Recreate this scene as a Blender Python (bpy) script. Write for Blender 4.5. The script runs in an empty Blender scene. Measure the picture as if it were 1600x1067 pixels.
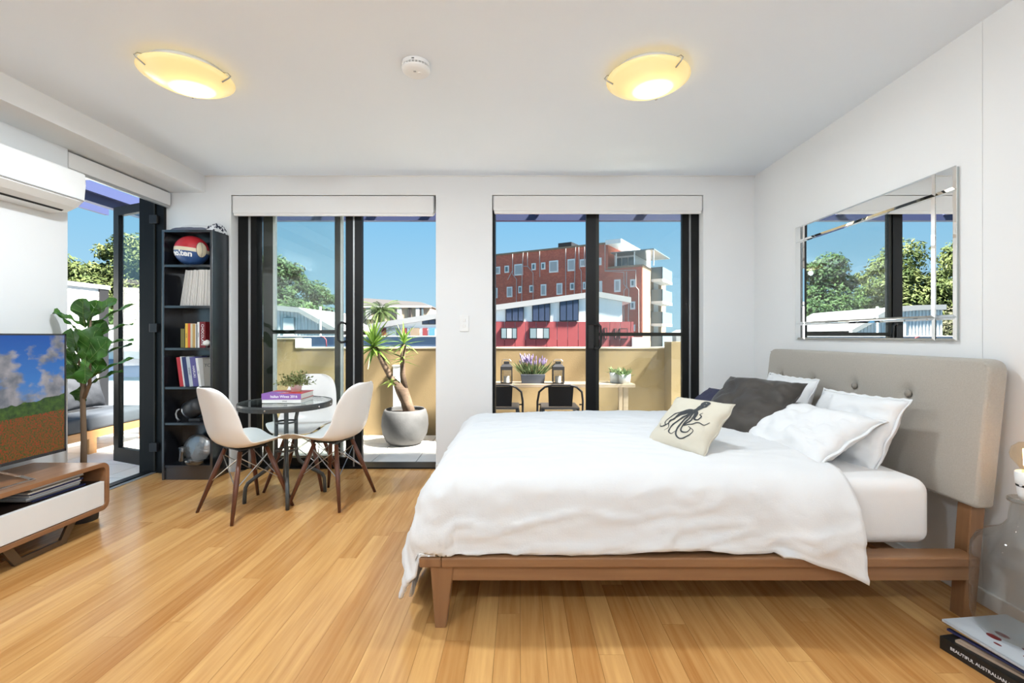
import bpy, bmesh, math, random
import numpy as np
from mathutils import Vector, Matrix, noise

# ------------------------------------------------------------------ camera
F, CX, CY, CAMH = 726.0, 812.0, 525.0, 1.128       # measured on the 1600x1067 photograph
scene = bpy.context.scene
COL = scene.collection
cam_d = bpy.data.cameras.new('camera')
cam_d.sensor_width = 36.0
cam_d.lens = 36.0 * F / 1600.0
cam_d.shift_x = -(CX - 800.0) / 1600.0
cam_d.shift_y = (CY - 533.5) / 1600.0
cam_d.clip_start = 0.05
cam_d.clip_end = 400
cam = bpy.data.objects.new('camera', cam_d)
COL.objects.link(cam)
cam.location = (0, 0, CAMH)
cam.rotation_euler = (math.pi / 2, 0, 0)
scene.camera = cam

# ------------------------------------------------------------------ exposure, sky, sun
vs = scene.view_settings
scene.display_settings.display_device = 'sRGB'
vs.view_transform = 'Standard'
vs.look = 'None'
vs.gamma = 1.0
vs.use_curve_mapping = False
vs.exposure = 0.74
w = bpy.data.worlds.new('sky')
scene.world = w
w.use_nodes = True
nt = w.node_tree
nt.nodes.clear()
tc = nt.nodes.new('ShaderNodeTexCoord')
sep = nt.nodes.new('ShaderNodeSeparateXYZ')
ramp = nt.nodes.new('ShaderNodeValToRGB')
bg = nt.nodes.new('ShaderNodeBackground')
wo = nt.nodes.new('ShaderNodeOutputWorld')
nt.links.new(tc.outputs['Generated'], sep.inputs[0])
nt.links.new(sep.outputs['Z'], ramp.inputs[0])
nt.links.new(ramp.outputs[0], bg.inputs[0])
nt.links.new(bg.outputs[0], wo.inputs[0])
cr = ramp.color_ramp
cr.elements[0].position = 0.0
cr.elements[0].color = (0.50, 0.78, 0.93, 1)
cr.elements[1].position = 1.0
cr.elements[1].color = (0.10, 0.32, 0.72, 1)
e = cr.elements.new(0.27)
e.color = (0.225, 0.57, 0.90, 1)
bg.inputs[1].default_value = 0.585

SUN_POWER = 25.0
sd = bpy.data.lights.new('sun', 'SUN')
sd.energy = SUN_POWER
sd.angle = math.radians(6)
sd.color = (1.0, 0.95, 0.86)
so = bpy.data.objects.new('sun', sd)
COL.objects.link(so)
so.rotation_euler = Vector((-0.58, 0.17, -0.80)).to_track_quat('-Z', 'Y').to_euler()
so.location = (6, -6, 14)

# ------------------------------------------------------------------ materials
MATS = {}


def newmat(name):
    m = bpy.data.materials.new(name)
    m.use_nodes = True
    n = m.node_tree
    b = n.nodes.get('Principled BSDF')
    MATS[name] = m
    return m, n, b


def mat(name, col, rough=0.5, metal=0.0, var=0.0, vscale=8.0, stretch=(1, 1, 1), bump=0.0, bscale=60.0,
        emit=None, estr=0.0, spec=0.5, sheen=0.0, coat=0.0, rand=0.0):
    """plain surface with optional noise variation, fine bump and per-object variation"""
    m, n, b = newmat(name)
    c = (col[0], col[1], col[2], 1)
    b.inputs['Base Color'].default_value = c
    b.inputs['Roughness'].default_value = rough
    b.inputs['Metallic'].default_value = metal
    b.inputs['Specular IOR Level'].default_value = spec
    if sheen:
        b.inputs['Sheen Weight'].default_value = sheen
    if coat:
        b.inputs['Coat Weight'].default_value = coat
        b.inputs['Coat Roughness'].default_value = 0.1
    tcn = n.nodes.new('ShaderNodeTexCoord')
    mp = n.nodes.new('ShaderNodeMapping')
    mp.inputs['Scale'].default_value = stretch
    n.links.new(tcn.outputs['Object'], mp.inputs[0])
    if var or rand:
        nz = n.nodes.new('ShaderNodeTexNoise')
        nz.inputs['Scale'].default_value = vscale
        nz.inputs['Detail'].default_value = 5
        n.links.new(mp.outputs[0], nz.inputs['Vector'])
        mr = n.nodes.new('ShaderNodeMapRange')
        mr.inputs[1].default_value = 0.25
        mr.inputs[2].default_value = 0.75
        mr.inputs[3].default_value = 1 - var
        mr.inputs[4].default_value = 1 + var
        n.links.new(nz.outputs['Fac'], mr.inputs[0])
        val = mr.outputs[0]
        if rand:
            oi = n.nodes.new('ShaderNodeObjectInfo')
            mr2 = n.nodes.new('ShaderNodeMapRange')
            mr2.inputs[3].default_value = 1 - rand
            mr2.inputs[4].default_value = 1 + rand
            n.links.new(oi.outputs['Random'], mr2.inputs[0])
            mu = n.nodes.new('ShaderNodeMath')
            mu.operation = 'MULTIPLY'
            n.links.new(val, mu.inputs[0])
            n.links.new(mr2.outputs[0], mu.inputs[1])
            val = mu.outputs[0]
        vm = n.nodes.new('ShaderNodeVectorMath')
        vm.operation = 'SCALE'
        vm.inputs[0].default_value = col[:3]
        n.links.new(val, vm.inputs['Scale'])
        n.links.new(vm.outputs[0], b.inputs['Base Color'])
    if bump:
        nb = n.nodes.new('ShaderNodeTexNoise')
        nb.inputs['Scale'].default_value = bscale
        nb.inputs['Detail'].default_value = 4
        n.links.new(mp.outputs[0], nb.inputs['Vector'])
        bp = n.nodes.new('ShaderNodeBump')
        bp.inputs['Strength'].default_value = bump
        bp.inputs['Distance'].default_value = 0.01
        n.links.new(nb.outputs['Fac'], bp.inputs['Height'])
        n.links.new(bp.outputs[0], b.inputs['Normal'])
    if emit:
        b.inputs['Emission Color'].default_value = (emit[0], emit[1], emit[2], 1)
        b.inputs['Emission Strength'].default_value = estr
    return m


def woodmat(name, c1, c2, axis='Y', scale=6.0, rough=0.4, rand=0.0, spec=0.5, fine=1.0):
    """wood grain running along one object axis, with per-object tint when rand > 0"""
    m, n, b = newmat(name)
    tcn = n.nodes.new('ShaderNodeTexCoord')
    mp = n.nodes.new('ShaderNodeMapping')
    st = {'X': (0.06, 1, 1), 'Y': (1, 0.06, 1), 'Z': (1, 1, 0.06)}[axis]
    mp.inputs['Scale'].default_value = st
    n.links.new(tcn.outputs['Object'], mp.inputs[0])
    vec = mp.outputs[0]
    oi = n.nodes.new('ShaderNodeObjectInfo')
    ad = n.nodes.new('ShaderNodeVectorMath')
    ad.operation = 'ADD'
    sc = n.nodes.new('ShaderNodeVectorMath')
    sc.operation = 'SCALE'
    sc.inputs[0].default_value = (17.0, 31.0, 11.0)
    n.links.new(oi.outputs['Random'], sc.inputs['Scale'])
    n.links.new(vec, ad.inputs[0])
    n.links.new(sc.outputs[0], ad.inputs[1])
    n1 = n.nodes.new('ShaderNodeTexNoise')
    n1.inputs['Scale'].default_value = scale * 6 * fine
    n1.inputs['Detail'].default_value = 6
    n.links.new(ad.outputs[0], n1.inputs['Vector'])
    n2 = n.nodes.new('ShaderNodeTexNoise')
    n2.inputs['Scale'].default_value = scale
    n2.inputs['Detail'].default_value = 2
    n.links.new(ad.outputs[0], n2.inputs['Vector'])
    ma = n.nodes.new('ShaderNodeMath')
    ma.operation = 'MULTIPLY_ADD'
    ma.inputs[1].default_value = 0.6
    n.links.new(n1.outputs['Fac'], ma.inputs[0])
    mb_ = n.nodes.new('ShaderNodeMath')
    mb_.operation = 'MULTIPLY'
    mb_.inputs[1].default_value = 0.4
    n.links.new(n2.outputs['Fac'], mb_.inputs[0])
    n.links.new(mb_.outputs[0], ma.inputs[2])
    val = ma.outputs[0]
    if rand:
        mr = n.nodes.new('ShaderNodeMapRange')
        mr.inputs[3].default_value = -rand
        mr.inputs[4].default_value = rand
        n.links.new(oi.outputs['Random'], mr.inputs[0])
        a2 = n.nodes.new('ShaderNodeMath')
        a2.operation = 'ADD'
        n.links.new(val, a2.inputs[0])
        n.links.new(mr.outputs[0], a2.inputs[1])
        val = a2.outputs[0]
    rp = n.nodes.new('ShaderNodeValToRGB')
    rp.color_ramp.elements[0].position = 0.25
    rp.color_ramp.elements[0].color = (*c1, 1)
    rp.color_ramp.elements[1].position = 0.75
    rp.color_ramp.elements[1].color = (*c2, 1)
    n.links.new(val, rp.inputs[0])
    n.links.new(rp.outputs[0], b.inputs['Base Color'])
    b.inputs['Roughness'].default_value = rough
    b.inputs['Specular IOR Level'].default_value = spec
    return m


def glassmat(name, tint=(0.93, 0.97, 0.96), ior=1.45, rough=0.0):
    """thin pane: clear transmission plus a Fresnel mirror reflection"""
    m, n, b = newmat(name)
    n.nodes.remove(b)
    out = n.nodes.get('Material Output')
    tr = n.nodes.new('ShaderNodeBsdfTransparent')
    tr.inputs[0].default_value = (*tint, 1)
    gl = n.nodes.new('ShaderNodeBsdfGlossy')
    gl.inputs['Roughness'].default_value = rough
    gl.inputs['Color'].default_value = (1, 1, 1, 1)
    lw = n.nodes.new('ShaderNodeLayerWeight')
    lw.inputs[0].default_value = 0.5
    pw = n.nodes.new('ShaderNodeMath')
    pw.operation = 'POWER'
    pw.inputs[1].default_value = 4.0
    n.links.new(lw.outputs['Facing'], pw.inputs[0])
    fr = n.nodes.new('ShaderNodeMath')
    fr.operation = 'MULTIPLY_ADD'
    f0 = ((ior - 1) / (ior + 1)) ** 2
    fr.inputs[1].default_value = 0.75 - f0
    fr.inputs[2].default_value = f0
    n.links.new(pw.outputs[0], fr.inputs[0])
    mx = n.nodes.new('ShaderNodeMixShader')
    n.links.new(fr.outputs[0], mx.inputs[0])
    n.links.new(tr.outputs[0], mx.inputs[1])
    n.links.new(gl.outputs[0], mx.inputs[2])
    n.links.new(mx.outputs[0], out.inputs[0])
    return m


def leafmat(name, c1, c2, rough=0.45, trans=0.25, scale=9.0):
    m, n, b = newmat(name)
    tcn = n.nodes.new('ShaderNodeTexCoord')
    nz = n.nodes.new('ShaderNodeTexNoise')
    nz.inputs['Scale'].default_value = scale
    nz.inputs['Detail'].default_value = 3
    n.links.new(tcn.outputs['Object'], nz.inputs['Vector'])
    rp = n.nodes.new('ShaderNodeValToRGB')
    rp.color_ramp.elements[0].position = 0.3
    rp.color_ramp.elements[0].color = (*c1, 1)
    rp.color_ramp.elements[1].position = 0.7
    rp.color_ramp.elements[1].color = (*c2, 1)
    n.links.new(nz.outputs['Fac'], rp.inputs[0])
    n.links.new(rp.outputs[0], b.inputs['Base Color'])
    b.inputs['Roughness'].default_value = rough
    b.inputs['Specular IOR Level'].default_value = 0.5 if rough < 0.5 else 0.15
    out = n.nodes.get('Material Output')
    tl = n.nodes.new('ShaderNodeBsdfTranslucent')
    n.links.new(rp.outputs[0], tl.inputs[0])
    mx = n.nodes.new('ShaderNodeMixShader')
    mx.inputs[0].default_value = trans
    n.links.new(b.outputs[0], mx.inputs[1])
    n.links.new(tl.outputs[0], mx.inputs[2])
    n.links.new(mx.outputs[0], out.inputs[0])
    return m


mat('wall_white', (0.80, 0.805, 0.805), 0.75, var=0.012, vscale=2.0)
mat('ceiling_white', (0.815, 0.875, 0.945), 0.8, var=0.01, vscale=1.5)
mat('trim_white', (0.82, 0.81, 0.79), 0.45)
mat('blind_white', (0.80, 0.79, 0.775), 0.7, bump=0.05, bscale=400)
mat('black_frame', (0.004, 0.0042, 0.0042), 0.45, spec=0.25)
mat('olive_frame', (0.022, 0.022, 0.017), 0.4, spec=0.3)
mat('grey_strip', (0.42, 0.43, 0.43), 0.35, metal=0.6)
mat('dark_metal', (0.03, 0.03, 0.032), 0.4, metal=0.4)
mat('chrome', (0.75, 0.75, 0.76), 0.15, metal=1.0)
mat('steel', (0.45, 0.46, 0.47), 0.3, metal=1.0)
mat('plastic_white', (0.82, 0.82, 0.81), 0.35)
mat('plastic_grey', (0.40, 0.40, 0.40), 0.4)
mat('dark_gap', (0.02, 0.02, 0.02), 0.8)
mat('sub_floor', (0.10, 0.05, 0.02), 0.8)
woodmat('bamboo', (0.45, 0.195, 0.052), (0.77, 0.445, 0.165), 'Y', 7.0, 0.23, rand=0.14, spec=0.5)
woodmat('bed_wood', (0.20, 0.095, 0.042), (0.32, 0.165, 0.075), 'X', 7.0, 0.42)
woodmat('bed_wood_z', (0.20, 0.095, 0.042), (0.32, 0.165, 0.075), 'Z', 7.0, 0.42)
woodmat('cabinet_wood', (0.22, 0.10, 0.045), (0.36, 0.18, 0.085), 'Y', 6.0, 0.35)
woodmat('walnut', (0.085, 0.028, 0.014), (0.15, 0.05, 0.024), 'Z', 9.0, 0.35)
woodmat('teak', (0.38, 0.18, 0.06), (0.52, 0.28, 0.11), 'Y', 6.0, 0.5)
woodmat('table_plank', (0.20, 0.15, 0.10), (0.34, 0.27, 0.19), 'X', 6.0, 0.6)
woodmat('bark', (0.10, 0.065, 0.04), (0.27, 0.18, 0.11), 'Z', 12.0, 0.8)
woodmat('yucca_bark', (0.05, 0.030, 0.018), (0.17, 0.115, 0.075), 'X', 12.0, 0.85)
mat('cabinet_dark', (0.035, 0.020, 0.014), 0.5)
mat('bookcase_black', (0.012, 0.013, 0.017), 0.22, var=0.15, vscale=10)
MATS['bookcase_black'].node_tree.nodes['Principled BSDF'].inputs['IOR'].default_value = 2.1
mat('linen_white', (0.73, 0.735, 0.74), 0.85, bump=0.10, bscale=160, sheen=0.15)
mat('sheet_white', (0.80, 0.80, 0.80), 0.8, bump=0.05, bscale=200)
mat('pillow_white', (0.76, 0.765, 0.77), 0.85, bump=0.06, bscale=160)
mat('headboard_fabric', (0.40, 0.365, 0.315), 0.9, bump=0.25, bscale=420, sheen=0.2, var=0.06, vscale=160)
mat('button_fabric', (0.27, 0.245, 0.21), 0.9)
mat('velvet_brown', (0.036, 0.029, 0.023), 0.6, sheen=0.15, var=0.2, vscale=5)
mat('navy_cloth', (0.03, 0.03, 0.065), 0.8)
mat('linen_beige', (0.62, 0.58, 0.48), 0.9, bump=0.15, bscale=300)
mat('print_ink', (0.045, 0.05, 0.055), 0.9)
mat('chair_shell', (0.86, 0.84, 0.81), 0.32)
mat('table_rim', (0.05, 0.055, 0.055), 0.35)
mat('tile', (0.76, 0.73, 0.68), 0.45, var=0.03, vscale=6, rand=0.03)
mat('grout', (0.24, 0.22, 0.20), 0.9)
mat('render_tan', (0.215, 0.155, 0.075), 0.85, var=0.05, vscale=3, bump=0.1, bscale=90)
mat('coping_cream', (0.4836, 0.434, 0.341), 0.7)
mat('pergola_blue', (0.034, 0.044, 0.11), 0.5)
mat('pot_concrete', (0.070, 0.071, 0.072), 0.8, var=0.32, vscale=5, bump=0.12, bscale=50)
mat('soil', (0.03, 0.022, 0.016), 0.95, bump=0.6, bscale=40)
mat('cushion_grey', (0.026, 0.030, 0.038), 0.85, var=0.08, vscale=6, bump=0.1, bscale=240)
mat('seat_grey', (0.045, 0.054, 0.068), 0.85, var=0.05, vscale=6, bump=0.1, bscale=240)
glassmat('pane_glass', (0.93, 0.965, 0.96), 1.5)
glassmat('clear_glass', (0.86, 0.86, 0.85), 1.45)
glassmat('bulb_glass', (0.95, 0.88, 0.76), 1.35)
glassmat('table_glass', (0.93, 0.97, 0.965), 1.7)
mat('mirror_silver', (0.90, 0.92, 0.92), 0.0, metal=1.0)
mat('mirror_edge', (0.55, 0.60, 0.60), 0.12, metal=0.9)
leafmat('fig_leaf', (0.020, 0.075, 0.012), (0.065, 0.19, 0.025), 0.3, 0.22, 6)
leafmat('yucca_leaf', (0.062, 0.155, 0.0186), (0.2232, 0.3224, 0.062), 0.4, 0.25, 5)
leafmat('succulent_leaf', (0.10, 0.13, 0.045), (0.30, 0.32, 0.13), 0.5, 0.15, 20)
leafmat('tree_leaf_dark', (0.0217, 0.0527, 0.0217), (0.0744, 0.124, 0.0434), 0.5, 0.2, 0.9)
leafmat('tree_leaf_light', (0.0434, 0.0713, 0.0248), (0.1488, 0.1736, 0.062), 0.5, 0.2, 0.9)
leafmat('tree_leaf_grey', (0.062, 0.0713, 0.0434), (0.1612, 0.155, 0.0992), 0.6, 0.1, 0.9)
leafmat('palm_leaf', (0.0186, 0.0465, 0.0186), (0.1054, 0.1426, 0.0496), 0.5, 0.15, 2)
leafmat('herb_leaf', (0.0558, 0.1054, 0.0372), (0.2046, 0.2604, 0.124), 0.5, 0.2, 14)
mat('lavender_petal', (0.2728, 0.2108, 0.3844), 0.7, var=0.2, vscale=30)
mat('white_metal_sheet', (0.70, 0.72, 0.73), 0.5)
mat('white_paint', (0.78, 0.79, 0.79), 0.6)
mat('pink_cladding', (0.245, 0.042, 0.046), 0.6, var=0.03, vscale=3)
mat('pink_groove', (0.20, 0.035, 0.038), 0.7)
mat('dark_window', (0.035, 0.05, 0.09), 0.12)
mat('pale_window', (0.16, 0.21, 0.23), 0.2)
mat('curtain_white', (0.42, 0.43, 0.44), 0.7)
mat('blue_wall', (0.13, 0.185, 0.28), 0.7, var=0.04, vscale=2)
mat('red_post', (0.20, 0.03, 0.035), 0.6)
mat('sky_blue_panel', (0.08, 0.22, 0.44), 0.5)
mat('tan_brick', (0.24, 0.18, 0.125), 0.85, var=0.06, vscale=4)
mat('grey_roof', (0.05, 0.047, 0.047), 0.8)
mat('tan_wall', (0.66, 0.52, 0.37), 0.85, var=0.06, vscale=4)
mat('pipe_grey', (0.42, 0.40, 0.39), 0.6)
mat('roof_white', (0.27, 0.275, 0.28), 0.6)
mat('city_ground', (0.08, 0.08, 0.075), 0.9, var=0.2, vscale=0.3)
mat('haze_roof', (0.279, 0.279, 0.279), 0.9)
mat('rubber_black', (0.01, 0.01, 0.01), 0.6)


def brickmat():
    m, n, b = newmat('red_brick')
    tcn = n.nodes.new('ShaderNodeTexCoord')
    mp = n.nodes.new('ShaderNodeMapping')
    mp.inputs['Rotation'].default_value = (math.pi / 2, 0, 0)
    br = n.nodes.new('ShaderNodeTexBrick')
    br.inputs['Color1'].default_value = (0.46, 0.115, 0.078, 1)
    br.inputs['Color2'].default_value = (0.58, 0.165, 0.105, 1)
    br.inputs['Mortar'].default_value = (0.30, 0.20, 0.17, 1)
    br.inputs['Scale'].default_value = 4.2
    br.inputs['Mortar Size'].default_value = 0.012
    n.links.new(tcn.outputs['Object'], mp.inputs[0])
    n.links.new(mp.outputs[0], br.inputs['Vector'])
    nz = n.nodes.new('ShaderNodeTexNoise')
    nz.inputs['Scale'].default_value = 0.9
    nz.inputs['Detail'].default_value = 5
    n.links.new(tcn.outputs['Object'], nz.inputs['Vector'])
    mx = n.nodes.new('ShaderNodeMix')
    mx.data_type = 'RGBA'
    mx.inputs[7].default_value = (0.32, 0.12, 0.085, 1)
    mr = n.nodes.new('ShaderNodeMapRange')
    mr.inputs[1].default_value = 0.45
    mr.inputs[2].default_value = 0.75
    mr.inputs[4].default_value = 0.7
    n.links.new(nz.outputs['Fac'], mr.inputs[0])
    n.links.new(mr.outputs[0], mx.inputs[0])
    n.links.new(br.outputs['Color'], mx.inputs[6])
    n.links.new(mx.outputs[2], b.inputs['Base Color'])
    b.inputs['Roughness'].default_value = 0.9


brickmat()


def lamp_glass_mat():
    """frosted yellow glass of a lit ceiling lamp: it glows, most near the bulb (object space)"""
    m, n, b = newmat('lamp_glass')
    b.inputs['Base Color'].default_value = (0.75, 0.62, 0.36, 1)
    b.inputs['Roughness'].default_value = 0.25
    tcn = n.nodes.new('ShaderNodeTexCoord')
    vd = n.nodes.new('ShaderNodeVectorMath')
    vd.operation = 'DISTANCE'
    vd.inputs[1].default_value = (0.02, 0.02, -0.09)
    n.links.new(tcn.outputs['Object'], vd.inputs[0])
    mr = n.nodes.new('ShaderNodeMapRange')
    mr.interpolation_type = 'SMOOTHERSTEP'
    mr.inputs[1].default_value = 0.02
    mr.inputs[2].default_value = 0.20
    mr.inputs[3].default_value = 1.0
    mr.inputs[4].default_value = 0.0
    n.links.new(vd.outputs['Value'], mr.inputs[0])
    rp = n.nodes.new('ShaderNodeValToRGB')
    rp.color_ramp.elements[0].color = (0.30, 0.215, 0.075, 1)
    rp.color_ramp.elements[1].color = (3.2, 2.6, 1.5, 1)
    el = rp.color_ramp.elements.new(0.55)
    el.color = (0.62, 0.46, 0.17, 1)
    n.links.new(mr.outputs[0], rp.inputs[0])
    n.links.new(rp.outputs[0], b.inputs['Emission Color'])
    b.inputs['Emission Strength'].default_value = 1.0


lamp_glass_mat()


# ------------------------------------------------------------------ mesh builder
class MB:
    def __init__(self):
        self.v, self.f = [], []

    def add(self, vs_, fs):
        o = len(self.v)
        self.v += [tuple(p) for p in vs_]
        self.f += [tuple(i + o for i in q) for q in fs]
        return self

    def box(self, x0, x1, y0, y1, z0, z1):
        vs_ = [(x, y, z) for z in (z0, z1) for y in (y0, y1) for x in (x0, x1)]
        return self.add(vs_, [(0, 2, 3, 1), (4, 5, 7, 6), (0, 1, 5, 4), (2, 6, 7, 3), (0, 4, 6, 2), (1, 3, 7, 5)])

    def hexa(self, p):
        """8 corners: bottom 4 (ccw from above) then top 4"""
        return self.add(p, [(3, 2, 1, 0), (4, 5, 6, 7), (0, 1, 5, 4), (1, 2, 6, 5), (2, 3, 7, 6), (3, 0, 4, 7)])

    def bar(self, a, b, wx, wy=None, wx2=None, wy2=None, up=(0, 0, 1)):
        """rectangular bar from a to b with optional taper"""
        a, b = Vector(a), Vector(b)
        wy = wx if wy is None else wy
        wx2 = wx if wx2 is None else wx2
        wy2 = wy if wy2 is None else wy2
        d = (b - a).normalized()
        u = Vector(up)
        if abs(d.dot(u)) > 0.95:
            u = Vector((0, 1, 0))
        x = u.cross(d).normalized()
        y = d.cross(x).normalized()
        p = []
        for c, hx, hy in ((a, wx / 2, wy / 2), (b, wx2 / 2, wy2 / 2)):
            for sx, sy in ((-1, -1), (1, -1), (1, 1), (-1, 1)):
                p.append(c + x * hx * sx + y * hy * sy)
        return self.hexa(p)

    def tube(self, pts, r, n=8, caps=True):
        pts = [Vector(p) for p in pts]
        rs = r if isinstance(r, (list, tuple)) else [r] * len(pts)
        o = len(self.v)
        prev = None
        for i, p in enumerate(pts):
            if i == 0:
                t = pts[1] - p
            elif i == len(pts) - 1:
                t = p - pts[i - 1]
            else:
                t = (pts[i + 1] - p).normalized() + (p - pts[i - 1]).normalized()
            t.normalize()
            if prev is None:
                u = Vector((0, 0, 1)) if abs(t.z) < 0.9 else Vector((1, 0, 0))
                x = u.cross(t).normalized()
            else:
                x = (prev - t * prev.dot(t)).normalized()
            prev = x
            y = t.cross(x)
            for k in range(n):
                a = 2 * math.pi * k / n
                self.v.append(tuple(p + (x * math.cos(a) + y * math.sin(a)) * rs[i]))
        for i in range(len(pts) - 1):
            for k in range(n):
                a0, a1 = o + i * n + k, o + i * n + (k + 1) % n
                self.f.append((a0, a1, a1 + n, a0 + n))
        if caps:
            self.f.append(tuple(o + k for k in reversed(range(n))))
            e_ = o + (len(pts) - 1) * n
            self.f.append(tuple(e_ + k for k in range(n)))
        return self

    def lathe(self, prof, n=32, c=(0, 0, 0), axis='Z'):
        """profile [(r, z)] revolved; a radius of 0 closes the end"""
        o = len(self.v)
        idx = []
        for r, z in prof:
            if r <= 1e-6:
                idx.append([len(self.v)])
                self.v.append((0, 0, z))
            else:
                row = []
                for k in range(n):
                    a = 2 * math.pi * k / n
                    row.append(len(self.v))
                    self.v.append((r * math.cos(a), r * math.sin(a), z))
                idx.append(row)
        for i in range(o, len(self.v)):
            x, y, z = self.v[i]
            if axis == 'X':
                x, y, z = z, x, y
            elif axis == 'Y':
                x, y, z = y, z, x
            self.v[i] = (x + c[0], y + c[1], z + c[2])
        for A, B in zip(idx, idx[1:]):
            if len(A) == 1 and len(B) == 1:
                continue
            for k in range(n):
                k2 = (k + 1) % n
                if len(A) == 1:
                    self.f.append((A[0], B[k2], B[k]))
                elif len(B) == 1:
                    self.f.append((A[k], A[k2], B[0]))
                else:
                    self.f.append((A[k], A[k2], B[k2], B[k]))
        return self

    def prism(self, poly, d0, d1, plane='XZ'):
        """polygon in a plane extruded along the third axis from d0 to d1"""
        def P(p, d):
            return {'XZ': (p[0], d, p[1]), 'YZ': (d, p[0], p[1]), 'XY': (p[0], p[1], d)}[plane]
        n = len(poly)
        vs_ = [P(p, d0) for p in poly] + [P(p, d1) for p in poly]
        fs = [tuple(reversed(range(n))), tuple(range(n, 2 * n))]
        fs += [(i, (i + 1) % n, n + (i + 1) % n, n + i) for i in range(n)]
        return self.add(vs_, fs)

    def grid(self, P, closed=False):
        """rows x cols of points"""
        o = len(self.v)
        R, C = len(P), len(P[0])
        for row in P:
            self.v += [tuple(p) for p in row]
        for i in range(R - 1):
            for j in range(C - 1):
                a = o + i * C + j
                self.f.append((a, a + 1, a + C + 1, a + C))
        return self


def fix(o):
    while o.parent:
        o = o.parent
    return o


def obj(name, mb, m=None, parent=None, smooth=False, bevel=0.0, seg=2, ws=True, recalc=True, solid=0.0, sub=0, kind=None):
    """one mesh object; vertices are given in world space and stored relative to the thing's base"""
    me = bpy.data.meshes.new(name)
    off = Vector((0, 0, 0))
    if parent is not None and ws:
        q = parent
        while q is not None:
            off += q.location
            q = q.parent
    me.from_pydata([tuple(Vector(p) - off) for p in mb.v], [], mb.f)
    if recalc:
        b = bmesh.new()
        b.from_mesh(me)
        bmesh.ops.recalc_face_normals(b, faces=b.faces)
        b.to_mesh(me)
        b.free()
    if smooth:
        me.polygons.foreach_set('use_smooth', [True] * len(me.polygons))
    if m:
        me.materials.append(MATS[m])
    o = bpy.data.objects.new(name, me)
    COL.objects.link(o)
    if parent is not None:
        o.parent = parent
    if solid:
        md = o.modifiers.new('thickness', 'SOLIDIFY')
        md.thickness = solid
        md.offset = 0
    if sub:
        md = o.modifiers.new('smooth', 'SUBSURF')
        md.levels = sub
        md.render_levels = sub
    if bevel:
        md = o.modifiers.new('edges', 'BEVEL')
        md.width = bevel
        md.segments = seg
        md.limit_method = 'ANGLE'
        md.angle_limit = math.radians(40)
    if kind:
        o['kind'] = kind
    return o


def tag(o, label, cat=None, group=None, kind=None):
    o['label'] = label
    if cat:
        o['category'] = cat
    if group:
        o['group'] = group
    if kind:
        o['kind'] = kind
    return o


def thing(name, label, cat, loc=(0, 0, 0), rot=(0, 0, 0), group=None, kind=None):
    o = bpy.data.objects.new(name, None)
    o.empty_display_size = 0.1
    COL.objects.link(o)
    o.location = loc
    o.rotation_euler = rot
    return tag(o, label, cat, group, kind)


def struct(name, label, mb=None, m=None, **k):
    if mb is None:
        o = bpy.data.objects.new(name, None)
        COL.objects.link(o)
    else:
        o = obj(name, mb, m, **k)
    o['kind'] = 'structure'
    o['label'] = label
    return o


def copy_tree(o, parent=None):
    c = o.copy()
    COL.objects.link(c)
    c.parent = parent
    for ch in list(o.children):
        copy_tree(ch, c)
    return c


def text_mesh(s, size, m, parent, mtx, name='lettering', bold=0.0, align='CENTER'):
    cu = bpy.data.curves.new('tmp', 'FONT')
    cu.body = s
    cu.size = size
    cu.align_x = align
    cu.align_y = 'CENTER'
    cu.offset = bold
    cu.extrude = 0.0004
    cu.resolution_u = 3
    t = bpy.data.objects.new('tmp', cu)
    COL.objects.link(t)
    dg = bpy.context.evaluated_depsgraph_get()
    me = bpy.data.meshes.new_from_object(t.evaluated_get(dg))
    bpy.data.objects.remove(t)
    bpy.data.curves.remove(cu)
    me.transform(mtx)
    me.materials.clear()
    me.materials.append(MATS[m])
    o = bpy.data.objects.new(name, me)
    COL.objects.link(o)
    o.parent = parent
    return o


def frame_mtx(origin, xdir, ydir):
    x = Vector(xdir).normalized()
    y = Vector(ydir).normalized()
    z = x.cross(y).normalized()
    y = z.cross(x)
    M = Matrix((x, y, z)).transposed().to_4x4()
    M.translation = Vector(origin)
    return M


def PX(px, Y):
    """world x of an image column seen at depth Y"""
    return (px - CX) / F * Y


def PZ(py, Y):
    return CAMH - (py - CY) / F * Y


rng = random.Random(7)
# ------------------------------------------------------------------ room shell
XL, XR, YB, YR, H = -2.88, 1.952, 3.86, -2.6, 2.458
WT = 0.24
O1 = (PX(361, YB), PX(681, YB))
O2 = (PX(769, YB), PX(1099, YB))
OT = 2.30
fl = struct('floor', 'honey bamboo plank floor of the room', MB().box(XL - WT, XR + .2, YR - .2, YB + 0.11, -0.16, -0.010), 'sub_floor')
# planks run towards the glass doors; every plank is its own piece
PW, PL = 0.0925, 1.83
unit = MB().box(-.5, .5, -.5, .5, -1, 0)
pm = bpy.data.meshes.new('plank')
pm.from_pydata(unit.v, [], unit.f)
pm.materials.append(MATS['bamboo'])
x = XL - 0.17
row = 0
while x < XR:
    x1 = min(x + PW, XR)
    ystart = YR - rng.uniform(0.0, PL)
    yend = YB + 0.09 if (O1[0] < x < O1[1] or O2[0] < x < O2[1]) else YB
    y = ystart
    while y < yend:
        a, b_ = max(y, YR), min(y + PL, yend)
        if b_ - a > 0.03 and not (x < XL and b_ < 2.9):
            if x < XL:
                a = max(a, 2.96)
            p = bpy.data.objects.new('plank', pm)
            COL.objects.link(p)
            p.parent = fl
            p.location = ((x + x1) / 2, (a + b_) / 2, 0)
            p.scale = (x1 - x - 0.0010, b_ - a - 0.0012, 0.0098)
        y += PL
    x += PW
    row += 1
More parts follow.
